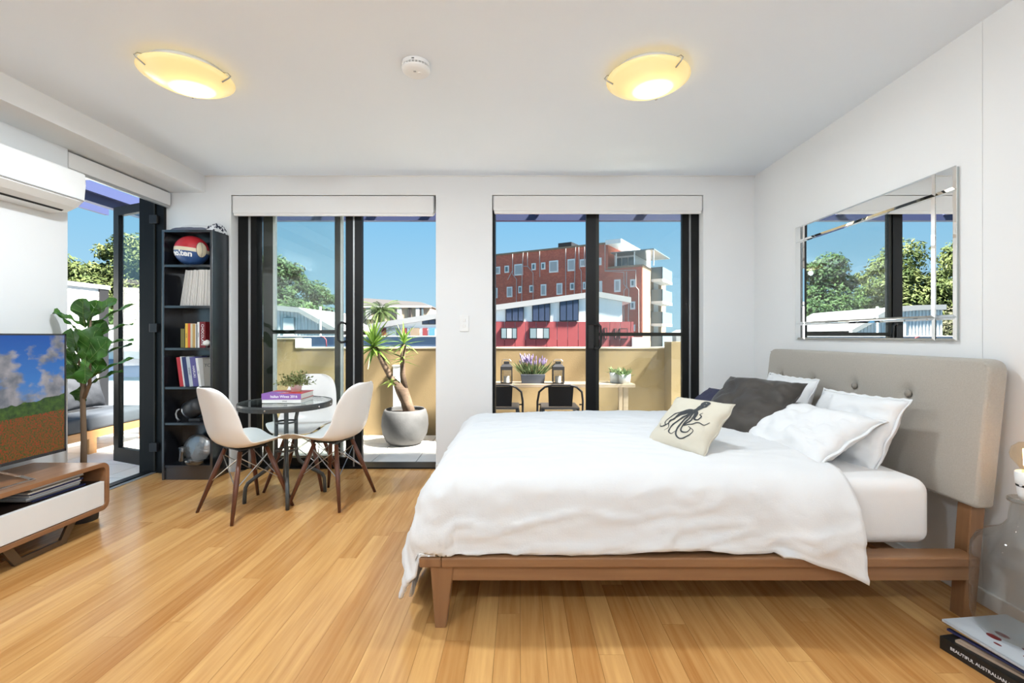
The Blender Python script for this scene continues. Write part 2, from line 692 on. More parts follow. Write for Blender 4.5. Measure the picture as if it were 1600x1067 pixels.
# the wood material works in object space: planks are unit boxes, so give their grain its own scale
bn = MATS['bamboo'].node_tree
for n_ in bn.nodes:
    if n_.type == 'MAPPING':
        n_.inputs['Scale'].default_value = (0.105, 0.11, 0.02)

mb = MB()
for a, b_ in ((XL - WT - .01, O1[0]), (O1[1], O2[0]), (O2[1], XR + .2)):
    mb.box(a, b_, YB, YB + WT, -0.16, H + .2)
mb.box(O1[0], O1[1], YB, YB + WT, OT, H + .2)
mb.box(O2[0], O2[1], YB, YB + WT, OT, H + .2)
struct('wall_back', 'white painted wall pierced by the two wide glass doors', mb, 'wall_white')
LB = 2.32       # underside of the bulkhead and head of the folding-door opening
LY = 2.96       # near edge of that opening
mb = MB()
mb.box(XL - WT, XL, YR, LY, -0.16, H + .2)
mb.box(XL - WT, XL, LY, YB, LB, H + .2)
struct('wall_left', 'white wall behind the television', mb, 'wall_white')
mb = MB()
mb.box(XR, XR + .2, YR, 1.9585, -0.16, H + .2)
mb.box(XR, XR + .2, 1.9605, YB, -0.16, H + .2)
mb.box(XR + .004, XR + .2, 1.9585, 1.9605, -0.16, H + .2)
struct('wall_right', 'white wall behind the headboard and mirror', mb, 'wall_white')
struct('wall_rear', 'white wall at the camera end of the room', MB().box(XL - WT, XR + .2, YR - .2, YR, -0.16, H + .2), 'wall_white')
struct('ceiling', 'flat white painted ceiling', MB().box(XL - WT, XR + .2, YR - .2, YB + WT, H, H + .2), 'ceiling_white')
struct('trim_1', 'boxed white bulkhead along the ceiling above the air conditioner', MB().box(XL, PX(321, YB), YR, YB, LB, H), 'wall_white')
struct('trim_2', 'fine shadow line where ceiling meets back wall', MB().box(PX(321, YB), XR, YB - .012, YB, H - .006, H), 'trim_white')
mb = MB()
for a, b_ in ((XL, O1[0]), (O1[1], O2[0]), (O2[1], XR)):
    mb.box(a, b_, YB - .014, YB, 0, .066)
struct('baseboard_back', 'low white skirting under the back wall', mb, 'trim_white', bevel=.003)
struct('baseboard_right', 'low white skirting behind the bed', MB().box(XR - .014, XR, YR, YB - .014, 0, .066), 'trim_white', bevel=.003)
struct('baseboard_left', 'low white skirting behind the television cabinet', MB().box(XL, XL + .014, YR, LY, 0, .066), 'trim_white', bevel=.003)


# ------------------------------------------------------------------ sliding glass doors
def vb(px0, px1, y0, y1, z0, z1, mb=None):
    """upright between two image columns measured at its front face"""
    return (mb or MB()).box(PX(px0, y0), PX(px1, y0), y0, y1, z0, z1)


def d_handle(px, py0, py1, y, parent, name='handle', sx=-1):
    x = PX(px, y)
    z0, z1 = PZ(py1, y), PZ(py0, y)
    pts = [(x, y, z1 - .012), (x + sx * .006, y - .03, z1 - .004), (x + sx * .030, y - .034, z1), (x + sx * .055, y - .036, z1 - .022), (x + sx * .062, y - .036, (z0 + z1) / 2),
           (x + sx * .055, y - .036, z0 + .022), (x + sx * .030, y - .034, z0), (x + sx * .006, y - .03, z0 + .004), (x, y, z0 + .012)]
    return obj(name, MB().tube(pts, .010, 8), 'rubber_black', parent, smooth=True)


FY = 3.955
d1 = struct('door_1', 'black framed sliding glass door opening beside the bookcase')
obj('jamb', vb(372, 387.5, FY, FY + .11, 0, OT), 'black_frame', d1)
obj('jamb_strip', vb(387.5, 391.5, FY + .004, FY + .03, 0, OT), 'grey_strip', d1)
obj('jamb', vb(391.5, 401, FY + .006, FY + .1, 0, OT), 'black_frame', d1)
obj('head', MB().box(O1[0], O1[1], FY, FY + .13, OT - .07, OT), 'black_frame', d1)
obj('threshold', MB().box(O1[0], O1[1], FY - .01, FY + .17, -.03, .012), 'black_frame', d1)
# fixed leaf
pn = obj('fixed_leaf', vb(540, 551.5, FY + .02, FY + .06, .012, OT - .07), 'black_frame', d1)
obj('stile_strip', vb(551.5, 554, FY + .022, FY + .05, .012, OT - .07), 'grey_strip', pn)
obj('stile', vb(554, 565.5, FY + .02, FY + .06, .012, OT - .07), 'black_frame', pn)
obj('bottom_rail', MB().box(PX(401, FY + .02), PX(540, FY + .02), FY + .022, FY + .058, .012, .085), 'black_frame', pn)
obj('pane', MB().box(PX(401, FY + .03), PX(540, FY + .03), FY + .037, FY + .043, .085, OT - .07), 'pane_glass', pn)
# screened leaf on the outer track
y2 = FY + .085
pn = obj('outer_leaf', vb(411, 426, y2, y2 + .04, .012, OT - .07), 'olive_frame', d1)
obj('stile_strip', vb(426, 430, y2 + .004, y2 + .036, .012, OT - .07), 'trim_white', pn)
obj('stile', vb(523, 531.5, y2, y2 + .04, .012, OT - .07), 'olive_frame', pn)
obj('stile_strip', vb(531.5, 535, y2 + .004, y2 + .036, .012, OT - .07), 'trim_white', pn)
obj('mid_rail', MB().box(PX(426, y2), PX(523, y2), y2, y2 + .035, PZ(521.5, y2), PZ(515.5, y2)), 'black_frame', pn)
obj('bottom_rail', MB().box(PX(426, y2), PX(523, y2), y2, y2 + .035, .012, .08), 'black_frame', pn)
obj('pane', MB().box(PX(430, y2 + .02), PX(523, y2 + .02), y2 + .017, y2 + .022, .08, OT - .07), 'pane_glass', pn)
d_handle(541, 504, 535, FY + .02, d1)

d2 = struct('door_2', 'black framed sliding glass door opening behind the bed')
obj('jamb', vb(769.6, 773.5, FY - .05, FY + .11, 0, OT), 'black_frame', d2)
obj('jamb', vb(1080, 1092.8, FY, FY + .11, 0, OT), 'black_frame', d2)
obj('jamb_strip', vb(1077.5, 1080, FY + .01, FY + .05, 0, OT), 'grey_strip', d2)
obj('head', MB().box(O2[0], O2[1], FY, FY + .13, OT - .07, OT), 'black_frame', d2)
obj('threshold', MB().box(O2[0], O2[1], FY - .01, FY + .17, -.03, .012), 'black_frame', d2)
y3 = FY + .03
pn = obj('sliding_leaf', vb(916, 931, y3, y3 + .04, .012, OT - .07), 'black_frame', d2)
obj('stile', vb(931, 936, y3 + .01, y3 + .05, .012, OT - .07), 'olive_frame', pn)
obj('stile', vb(1066, 1077.5, y3, y3 + .04, .012, OT - .07), 'black_frame', pn)
obj('mid_rail', MB().box(PX(936, y3), PX(1066, y3), y3 + .004, y3 + .036, PZ(525, y3), PZ(519.5, y3)), 'olive_frame', pn)
obj('bottom_rail', MB().box(PX(936, y3), PX(1066, y3), y3 + .004, y3 + .036, .012, .08), 'black_frame', pn)
obj('pane', MB().box(PX(936, y3), PX(1066, y3), y3 + .017, y3 + .022, .08, OT - .07), 'pane_glass', pn)
d_handle(929, 506, 545, y3, d2, sx=.8)
obj('lock', MB().box(PX(920, y3) - .005, PX(928, y3), y3 - .012, y3, PZ(545, y3), PZ(508, y3)), 'rubber_black', d2, bevel=.004)

# folding door in the side wall: threshold, jamb and two leaves folded back outside
d3 = struct('door_3', 'black framed folding glass door leading to the side terrace')
obj('threshold', MB().box(XL - WT + .02, XL - .155, LY, YB, -.03, .014), 'black_frame', d3)
obj('track', MB().box(XL - .155, XL - .12, LY, YB, -.03, .006), 'grey_strip', d3)
obj('jamb', MB().box(-3.135, -2.935, YB - .03, YB + .0, 0, LB - .02), 'black_frame', d3)
obj('jamb_strip', MB().box(-3.01, -2.999, YB - .042, YB - .03, .02, LB - .02), 'olive_frame', d3)
obj('jamb', MB().box(-3.06, -2.98, LY, LY + .03, 0, LB), 'black_frame', d3)
obj('head', MB().box(-3.06, -2.98, LY, YB, LB - .05, LB), 'black_frame', d3)
for hz in (2.05, 1.16, .18):
    obj('hinge', MB().box(-3.035, -2.972, YB - .056, YB - .03, hz, hz + .07), 'dark_metal', d3, bevel=.003)


def leaf(ax, ay, bx, by, off, t=.04):
    """one folding leaf between two plan points; stiles, rails and pane"""
    a, b_ = Vector((ax, ay, 0)), Vector((bx, by, 0))
    d = (b_ - a).normalized()
    n = Vector((d.y, -d.x, 0))
    if n.y > 0:
        n = -n
    a += -n * off
    b_ += -n * off
    L = (b_ - a).length

    def bx_(s0, s1, z0, z1, th, inset=0.0):
        p = [a + d * s0, a + d * s1]
        q = []
        for z in (z0, z1):
            for s, k in ((0, 0), (1, 0), (1, 1), (0, 1)):
                c = p[s] - n * (inset + k * th)
                q.append((c.x, c.y, z))
        return MB().hexa(q)
    z0, z1 = .03, LB - .06
    lf = obj('folding_leaf', bx_(0, .085, z0, z1, t), 'black_frame', d3)
    obj('stile', bx_(L - .075, L, z0, z1, t), 'black_frame', lf)
    obj('top_rail', bx_(.085, L - .075, z1 - .075, z1, t), 'black_frame', lf)
    obj('bottom_rail', bx_(.085, L - .075, z0, z0 + .12, t), 'black_frame', lf)
    obj('pane', bx_(.085, L - .075, z0 + .12, z1 - .075, .006, .017), 'pane_glass', lf)
    return lf


leaf(-3.075, YB + .02, -3.585, 4.10, 0)


# ------------------------------------------------------------------ roller blinds
def blind(a, b_, z0, z1, label, axis='X', at=0.0):
    r = thing('roller_blind', label, 'blind', ((a + b_) / 2, at, z0) if axis == 'X' else (at, (a + b_) / 2, z0), group='white roller blinds over the doors')
    if axis == 'X':
        obj('pelmet', MB().box(a, b_, at, at + .07, z0 + .014, z1), 'blind_white', r, bevel=.004)
        obj('bottom_rail', MB().box(a + .004, b_ - .004, at + .004, at + .03, z0 - .004, z0 + .016), 'trim_white', r, bevel=.004)
        for q in (a - .008, b_):
            obj('bracket', MB().box(q, q + .008, at + .004, at + .06, z0 + .03, z1), 'plastic_grey', r)
    else:
        obj('pelmet', MB().box(at - .07, at, a, b_, z0 + .014, z1), 'blind_white', r, bevel=.004)
        obj('bottom_rail', MB().box(at - .03, at - .004, a + .004, b_ - .004, z0 - .006, z0 + .016), 'grey_strip', r, bevel=.004)
        for q in (a - .008, b_):
            obj('bracket', MB().box(at - .06, at - .004, q, q + .008, z0 + .03, z1), 'plastic_grey', r)
    return r


BY = YB + .004
blind(PX(363.5, BY), PX(677, BY), PZ(336, BY), OT - .006, 'white roller blind rolled up over the door beside the bookcase', at=BY)
blind(PX(771.5, BY), PX(1097, BY), PZ(332.5, BY), OT - .004, 'white roller blind rolled up over the door behind the bed', at=BY)
blind(LY + .012, YB - .02, PZ(325, YB), LB - .012, 'white roller blind rolled up over the folding side door', axis='Y', at=XL - .004)

# ------------------------------------------------------------------ ceiling fittings


def ceiling_lamp(x, y, label, power=0.0, rot=0.0, omni=False):
    t = thing('ceiling_lamp', label, 'ceiling lamp', (x, y, H), (0, 0, rot), group='round yellow glass ceiling lamps')
    obj('base_pan', MB().lathe([(0, 0), (.165, 0), (.165, -.028), (.15, -.034), (0, -.034)], 40), 'plastic_white', t, smooth=True, ws=False)
    prof = [(0, -.098), (.05, -.0955), (.10, -.087), (.15, -.071), (.185, -.053), (.205, -.038), (.203, -.034), (.18, -.049), (.14, -.068), (.08, -.085), (0, -.092)]
    obj('glass_dish', MB().lathe(prof, 48), 'lamp_glass', t, smooth=True, ws=False)
    for k in range(3):
        a = math.radians(90 + 120 * k)
        c, s = math.cos(a), math.sin(a)
        pts = [(c * .16, s * .16, -.015), (c * .205, s * .205, -.022), (c * .218, s * .218, -.036), (c * .205, s * .205, -.048), (c * .175, s * .175, -.064)]
        obj('clip', MB().tube(pts, .0035, 6), 'steel', t, smooth=True, ws=False)
    if power:
        l = bpy.data.lights.new('ceiling_lamp_light', 'POINT' if omni else 'AREA')
        if omni:
            l.shadow_soft_size = 0.045
        else:
            l.shape = 'DISK'
            l.size = 0.15
        l.energy = power
        l.color = (0.84, 0.93, 1.0)
        lo = bpy.data.objects.new('ceiling_lamp_light', l)
        COL.objects.link(lo)
        lo.parent = t
        lo.location = (0, 0, -.15 if omni else -.105)
    return t


ceiling_lamp(PX(293, 2.32), 2.32, 'yellow glass ceiling lamp nearest the air conditioner', rot=.5, power=20)
ceiling_lamp(PX(1012, 2.34), 2.34, 'yellow glass ceiling lamp above the foot of the bed', rot=-.5, power=9)
ADDED_FILL_LAMP = 42.0  # two lamps added out of view behind the camera to brighten the room
for i, (lx, ly) in enumerate(((-1.6, -.7), (.65, -.7))):
    ceiling_lamp(lx, ly, ['yellow glass ceiling lamp behind the camera on the television side', 'yellow glass ceiling lamp behind the camera on the bed side'][i], power=ADDED_FILL_LAMP, omni=True)

t = thing('smoke_detector', 'round white smoke detector on the ceiling between two lamps', 'smoke detector', (PX(650, 2.27), 2.27, H))
obj('mounting_base', MB().lathe([(0, 0), (.066, 0), (.068, -.006), (.066, -.018), (0, -.018)], 40), 'plastic_white', t, smooth=False, ws=False)
obj('vent_ring', MB().lathe([(.060, -.018), (.064, -.019), (.064, -.026), (.060, -.027)], 40), 'dark_gap', t, ws=False)
mb = MB()
for k in range(26):
    a = 2 * math.pi * k / 26
    mb.bar((.0655 * math.cos(a), .0655 * math.sin(a), -.018), (.0655 * math.cos(a), .0655 * math.sin(a), -.027), .004, .004)
mb.lathe([(.0645, -.0215), (.0670, -.0215), (.0670, -.0235), (.0645, -.0235)], 40)
obj('vent_grille', mb, 'plastic_white', t, ws=False)
obj('cover', MB().lathe([(.068, -.027), (.069, -.030), (.066, -.038), (.055, -.046), (.035, -.051), (0, -.053)], 40), 'plastic_white', t, smooth=True, ws=False)
obj('indicator', MB().box(-.006, .006, -.030, -.022, -.0535, -.051), 'plastic_grey', t, ws=False)
obj('test_button', MB().lathe([(.009, -.048), (.009, -.0545), (0, -.0545)], 16, c=(.02, -.012, 0)), 'trim_white', t, ws=False)
obj('mounting_screw', MB().box(-.006, .006, -.069, -.066, -.013, -.010), 'dark_gap', t, ws=False)

# light switch on the pier between the doors
sx0, sx1, sz0, sz1 = PX(718.5, YB), PX(732.5, YB), PZ(518, YB), PZ(493, YB)
t = thing('light_switch', 'white light switch plate on the wall between the glass doors', 'light switch', ((sx0 + sx1) / 2, YB, sz0))
obj('plate', MB().box(sx0, sx1, YB - .009, YB, sz0, sz1), 'plastic_white', t, bevel=.003)
for k in range(2):
    zc = sz0 + (sz1 - sz0) * (.36 + .34 * k)
    obj('rocker', MB().box((sx0 + sx1) / 2 - .012, (sx0 + sx1) / 2 + .012, YB - .014, YB - .008, zc - .012, zc + .012), 'trim_white', t, bevel=.002)

# ------------------------------------------------------------------ air conditioner
AX, AY0, AY1 = -2.665, 2.02, 2.855
t = thing('air_conditioner', 'white split air conditioner high on the wall above the television', 'air conditioner', (XL, (AY0 + AY1) / 2, 1.88))
prof = [(XL, 2.115), (AX - .03, 2.13), (AX, 2.118), (AX + .004, 2.05), (AX - .006, 1.955), (AX - .05, 1.915), (AX - .115, 1.885), (XL, 1.88)]
obj('casing', MB().prism(prof, AY0, AY1, 'XZ'), 'plastic_white', t, bevel=.008)
obj('louvre', MB().hexa([(AX - .052, AY0 + .04, 1.911), (AX - .0065, AY0 + .04, 1.944), (AX - .0065, AY1 - .03, 1.944), (AX - .052, AY1 - .03, 1.911),
                         (AX - .054, AY0 + .04, 1.916), (AX - .010, AY0 + .04, 1.950), (AX - .010, AY1 - .03, 1.950), (AX - .054, AY1 - .03, 1.916)]), 'trim_white', t)
obj('panel_seam', MB().box(AX - .011, AX + .0005, AY0 + .002, AY1 - .002, 1.9535, 1.9575), 'plastic_grey', t)
obj('outlet_slot', MB().hexa([(AX - .112, AY0 + .05, 1.885), (AX - .098, AY0 + .05, 1.891), (AX - .098, AY1 - .04, 1.891), (AX - .112, AY1 - .04, 1.885),
                              (AX - .112, AY0 + .05, 1.889), (AX - .098, AY0 + .05, 1.896), (AX - .098, AY1 - .04, 1.896), (AX - .112, AY1 - .04, 1.889)]), 'dark_gap', t)
# ------------------------------------------------------------------ bed
BX0, BX1 = -.385, 1.74          # foot end, head end
BY0, BY1 = 1.775, 3.42          # camera side, window side
RT = .280                       # top of the timber rail
bed = thing('bed', 'timber bed frame with tapered legs and grey buttoned upholstered headboard', 'bed', (.7, 2.6, 0))
for sgn, y0 in ((1, BY0), (-1, BY1)):
    y1 = y0 + sgn * .085
    ya, yb = min(y0, y1), max(y0, y1)
    obj('side_ledge', MB().box(BX0 + .085, BX1 + .02, ya, yb, RT - .038, RT), 'bed_wood', bed, bevel=.006)
    yc = y0 + sgn * .022
    obj('side_rail', MB().box(BX0 + .10, BX1 + .02, min(yc, yc + sgn * .028), max(yc, yc + sgn * .028), RT - .098, RT - .038), 'bed_wood', bed, bevel=.003)
obj('foot_ledge', MB().box(BX0, BX0 + .085, BY0, BY1, RT - .038, RT), 'bed_wood_z', bed, bevel=.006)
obj('foot_rail', MB().box(BX0 + .022, BX0 + .05, BY0 + .09, BY1 - .09, RT - .098, RT - .038), 'bed_wood_z', bed)
for k in range(12):
    xs = BX0 + .14 + k * .158
    obj('slat', MB().box(xs, xs + .07, BY0 + .05, BY1 - .05, RT - .055, RT - .037), 'bed_wood_z', bed)
for ly in (BY0 + .045, BY1 - .045):
    obj('leg', MB().hexa([(BX0 + .058, ly - .026, 0), (BX0 + .100, ly - .026, 0), (BX0 + .100, ly + .026, 0), (BX0 + .058, ly + .026, 0),
                          (BX0 + .040, ly - .030, RT - .038), (BX0 + .130, ly - .030, RT - .038), (BX0 + .130, ly + .030, RT - .038), (BX0 + .040, ly + .030, RT - .038)]), 'bed_wood_z', bed, bevel=.004)
    # rear post carries the headboard
    lr = ly + (.06 if ly < 2.6 else -.06)
    obj('leg', MB().hexa([(1.765, lr - .03, 0), (1.815, lr - .03, 0), (1.815, lr + .03, 0), (1.765, lr + .03, 0),
                          (1.808, lr - .03, .58), (1.868, lr - .03, .58), (1.868, lr + .03, .58), (1.808, lr + .03, .58)]), 'bed_wood_z', bed, bevel=.004)
# headboard: leaning padded slab with rounded corners
HBY0, HBY1 = 1.815, 3.425
HZ0, HZ1 = .452, 1.035
NU, NV = 110, 40


def hb_front(z):
    return 1.782 + (z - HZ0) * (.062 / (HZ1 - HZ0))


buttons = [2.18, 2.53, 2.885, 3.24]
P = []
R = .055
for j in range(NV + 1):
    row = []
    z = HZ0 + (HZ1 - HZ0) * j / NV
    for i in range(NU + 1):
        y = HBY0 + (HBY1 - HBY0) * i / NU
        # rounded outline at the upper corners and puffed face
        u, v = i / NU * 2 - 1, j / NV
        puff = .012 * (1 - abs(u) ** 8) * (1 - abs(2 * v - 1) ** 8)
        for by in buttons:
            puff -= .022 * math.exp(-(((y - by) / .035) ** 2 + ((z - .858) / .035) ** 2))
        yy = y
        row.append((hb_front(z) - puff, yy, z))
    P.append(row)


def hb_round(p):
    x, y, z = p
    cy0, cy1, cz = HBY0 + R, HBY1 - R, HZ1 - R
    if z > cz and (y < cy0 or y > cy1):
        c = cy0 if y < cy0 else cy1
        d = Vector((y - c, z - cz))
        m_ = max(abs(d.x), abs(d.y))
        if d.length > 1e-9:
            d = d.normalized() * m_
        y, z = c + d.x, cz + d.y
    return (x, y, z)


Pf = [[hb_round(p) for p in r] for r in P]
Pb = [[(p[0] + .075 + (.012 if 0 < i < NU and 0 < j < NV else 0) * 0, p[1], p[2]) for i, p in enumerate(r)] for j, r in enumerate([[hb_round((hb_front(HZ0 + (HZ1 - HZ0) * j / NV), HBY0 + (HBY1 - HBY0) * i / NU, HZ0 + (HZ1 - HZ0) * j / NV)) for i in range(NU + 1)] for j in range(NV + 1)])]
mb = MB()
mb.grid(Pf)
o2 = len(mb.v)
mb.grid(Pb)
C = NU + 1
ring = [(0, i) for i in range(C)] + [(j, C - 1) for j in range(1, NV + 1)] + [(NV, i) for i in range(C - 2, -1, -1)] + [(j, 0) for j in range(NV - 1, 0, -1)]
for k in range(len(ring)):
    a, b_ = ring[k], ring[(k + 1) % len(ring)]
    ia, ib = a[0] * C + a[1], b_[0] * C + b_[1]
    mb.f.append((ia, ib, o2 + ib, o2 + ia))
hb = obj('headboard', mb, 'headboard_fabric', bed, smooth=True, bevel=.016, seg=3)
hb['label'] = 'grey linen headboard with covered buttons'
for by in buttons:
    obj('button', MB().lathe([(0, -.010), (.012, -.008), (.019, 0), (.014, .007), (0, .008)], 14, c=(hb_front(.858) - .004, by, .858), axis='X'), 'button_fabric', hb, smooth=True)

# ------------------------------------------------------------------ mattress
MX0, MX1, MY0, MY1, MZ1 = BX0 + .09, 1.665, 1.865, 3.36, .548
mb = MB().box(MX0, MX1, MY0, MY1, RT + .001, MZ1)
mat_o = obj('mattress', mb, 'sheet_white', None, smooth=True)
md = mat_o.modifiers.new('edges', 'BEVEL')
md.width = .055
md.segments = 6
tag(mat_o, 'thick mattress in a white fitted sheet on the bed frame', 'mattress')


# ------------------------------------------------------------------ duvet, laid over the mattress
def fbm(x, y, z=0.0, o=3):
    s, a = 0.0, 1.0
    for k in range(o):
        s += a * noise.noise(Vector((x, y, z + 7.3 * k)))
        x, y = x * 2.03, y * 2.03
        a *= .5
    return s


DH = 1.30                       # head edge of the duvet
top_x, top_y0, top_y1 = -.255, 1.968, 3.27
nu, nv = 150, 150
aMax, bMax, cMax = .68, .405, .40


def hang(r, flare=.0):
    """distance run past the edge -> (out, drop)"""
    Rr = .155
    L = Rr * math.pi / 2
    if r < L:
        a = r / Rr
        return Rr * math.sin(a), Rr * (1 - math.cos(a))
    return Rr + (r - L) * .13, Rr + (r - L) * .99


rows = []
for i in range(nu + 1):
    s = -aMax + (DH - top_x + aMax) * i / nu           # along the bed, s<0 is past the foot
    row = []
    for j in range(nv + 1):
        t_ = j / nv
        fullw = (top_y1 - top_y0) + bMax + cMax
        q = -bMax + fullw * t_                          # across, q<0 hangs at the camera side
        a = max(0.0, -s)
        xx = top_x + max(0.0, s)
        # camera-side hem length changes along the bed: it rests on the ledge, longer by the head corner
        hemk = 1.0
        if s > 0:
            hemk = .97 + .07 * fbm(xx * 2.2, 3.1) + .26 * max(0.0, (xx - 1.0) / .32) ** 1.5
        b_, sy = 0.0, -1
        yy = min(max(q, 0), top_y1 - top_y0) + top_y0
        if q < 0:
            b_, sy = -q * hemk, -1
        elif q > top_y1 - top_y0:
            b_, sy = q - (top_y1 - top_y0), 1
        # the foot overhang shortens towards the two corners so that the corner swings round the leg
        if a > 0 and b_ > 0:
            bm = bMax if sy < 0 else cMax
            b_ *= 1.0 - .25 * (a / aMax)
            cap_ = min(1.0, .56 / math.hypot(a, b_))
            a *= cap_
            b_ *= cap_
        r = math.hypot(a, b_)
        if a > 0:
            a_dir = a / r
        out, drop = hang(r)
        if a > 0 and b_ > 0:
            out *= 1 + .38 * (2 * a * b_ / (r * r)) * min(1.0, r / .35)
        ox = -(out * a / r) if r > 0 else 0
        oy = sy * (out * b_ / r) if r > 0 else 0
        cx_, cy_ = xx + ox, yy + oy
        swing = min(1.0, max(0.0, (xx - .98) / .16)) if (q < 0 and s > 0) else 0.0
        swing = swing * swing * (3 - 2 * swing)
        cy_ -= .05 * swing * min(1.0, r / .3)
        # soft loft of the filling
        e1 = min(1.0, max(0.0, (min(xx - top_x, .5)) / .5)) if s > 0 else 0
        ey = min(1.0, (yy - top_y0) / .45, (top_y1 - yy) / .45) if r == 0 or a > 0 else 0
        loft = .028 * (e1 ** .6) * (max(ey, 0) ** .6) if s > 0 else 0
        z = .575 + .018 * min(1, max(0, (xx + .2) / .5)) + loft - drop
        # wrinkles: long soft creases plus small crumple, stronger on the hanging side
        wv = min(1.0, r / .25)
        cr1 = fbm(cx_ * 2.4 + 5, cy_ * 3.4 + z * 3.6, 1.7, 3)
        ridge = 1 - abs(fbm(cx_ * 1.7 + z * 1.5, cy_ * 6.5 - z * 7.5 + cx_ * 1.6, 4.1, 3))
        fine = 1 - abs(fbm(cx_ * 5.5 - z * 3.0, cy_ * 15.0 - z * 17.0 - cx_ * 3.0, 9.1, 2))
        n_ = Vector((-a / r * .9 if r > 0 else 0, sy * b_ / r * .9 if r > 0 else 0, max(.15, 1 - wv)))
        n_.normalize()
        amp = .006 + .009 * wv
        dsp = amp * cr1 + (.006 + .013 * wv) * (ridge ** 7 - .3) + (.0022 + .0038 * wv) * (fine ** 6 - .3)
        if r > .30:      # waves of the free hem
            dsp += .012 * min(1, (r - .30) / .15) * math.sin(cx_ * 17 + cy_ * 13 + 2 * fbm(cx_ * 3, cy_ * 3))
        p = Vector((cx_, cy_, z)) + n_ * dsp
        p.z = max(p.z, .03)
        # the frame carries the cloth: stay outside the ledges and above the mattress
        if q < 0 and swing < .05 and p.x > BX0 - .004:          # camera side: the hem rests on the ledge
            p.z = max(p.z, RT + .008)
            if p.z < RT + .05:
                p.y = max(p.y, BY0 + .006)
        elif p.z < RT + .012 and p.x > BX0 - .014 and BY0 - .014 < p.y < BY1 + .014:
            gx, gy0, gy1 = p.x - (BX0 - .014), p.y - (BY0 - .014), (BY1 + .014) - p.y
            if gx <= gy0 and gx <= gy1:
                p.x -= gx
            elif gy0 < gy1:
                p.y -= gy0
            else:
                p.y += gy1
        if p.z < MZ1 + .012 and p.x > MX0 - .02 and MY0 - .02 < p.y < MY1 + .02 and p.z > RT:
            if r == 0:
                p.z = MZ1 + .012
        # head edge rolls down onto the sheet
        if xx > DH - .07 and r == 0:
            k = (xx - (DH - .07)) / .07
            p.z = p.z * (1 - k ** 2) + (MZ1 + .010) * k ** 2
        row.append(p)
    rows.append(row)
duvet = obj('duvet', MB().grid(rows), 'linen_white', None, smooth=True, solid=.012)
tag(duvet, 'crumpled white linen duvet spread over the bed', 'duvet')


# ------------------------------------------------------------------ pillows and cushions
def pillow_pts(w, h, t, seed, n=26, crease=.010, pinch=.06, flange=0.0):
    """two puffed faces meeting in a seam, corners drawn out; local x = width, y = height, z = thickness"""
    front, back = [], []
    for j in range(n + 1):
        fr, bk = [], []
        for i in range(n + 1):
            u, v = -1 + 2 * i / n, -1 + 2 * j / n
            k = max(0.0, (1 - abs(u) ** 2.4)) * max(0.0, (1 - abs(v) ** 2.4))
            th = t / 2 * k ** .5
            # sides draw in between the corners
            px = u * (w / 2) * (1 - pinch * (1 - v * v) * abs(u) ** 3)
            py = v * (h / 2) * (1 - pinch * (1 - u * u) * abs(v) ** 3)
            edge = 1 - max(abs(u), abs(v))
            c1 = crease * fbm(u * 1.6 + seed * 3.1, v * 1.6 - seed, seed, 3)
            rd = crease * 1.3 * ((1 - abs(fbm(u * 1.3 + seed, v * 2.2 + u * 1.1, seed + 9, 2))) ** 5)
            cc = (c1 - rd) * min(1, edge * 5)
            wob = .006 * math.sin((u + v) * 9 + seed) * (1 - min(1, edge * 6))
            fr.append(Vector((px + wob, py, th + cc)))
            bk.append(Vector((px + wob, py, -th + cc * .4)))
        front.append(fr)
        back.append(bk)
    return front, back


def pillow(name, label, cat, c, r, u, w, h, t, m, seed, group=None, crease=.010, pinch=.06, seam=None):
    r = Vector(r).normalized()
    u = Vector(u)
    u = (u - r * u.dot(r)).normalized()
    n_ = r.cross(u)
    M = Matrix((r, u, n_)).transposed()
    o = bpy.data.objects.new(name, None)
    COL.objects.link(o)
    o.matrix_world = M.to_4x4()
    o.location = c
    tag(o, label, cat, group)
    fr, bk = pillow_pts(w, h, t, seed, crease=crease, pinch=pinch)
    mb = MB()
    mb.grid(fr)
    k0 = len(mb.v)
    mb.grid(bk)
    me_o = obj('cover', mb, m, o, smooth=True, ws=False)
    b = bmesh.new()
    b.from_mesh(me_o.data)
    bmesh.ops.remove_doubles(b, verts=b.verts, dist=.0006)
    bmesh.ops.recalc_face_normals(b, faces=b.faces)
    b.to_mesh(me_o.data)
    b.free()
    me_o.data.polygons.foreach_set('use_smooth', [True] * len(me_o.data.polygons))
    n = len(fr) - 1
    loop = [fr[0][i] for i in range(n + 1)] + [fr[j][n] for j in range(1, n + 1)] + [fr[n][i] for i in range(n - 1, -1, -1)] + [fr[j][0] for j in range(n - 1, -1, -1)]
    if seam:
        # a narrow stand-up hem round the seam
        mb = MB()
        rr = []
        for p in loop:
            d = Vector((p.x / (w / 2), p.y / (h / 2), 0))
            d.normalize()
            wv = .5 + .5 * math.sin(p.x * 90 + p.y * 70)
            rr.append((p + d * -.004, p + d * (seam * (.8 + .4 * wv)) + Vector((0, 0, .006 * (wv - .5)))))
        mb.grid([[q[0] for q in rr], [q[1] for q in rr]])
        obj('hem', mb, m, o, smooth=True, ws=False, solid=.003)
    else:
        obj('seam', MB().tube(loop[:-1] + [loop[0]], .0022, 5, caps=False), m, o, smooth=True, ws=False)
    return o, fr


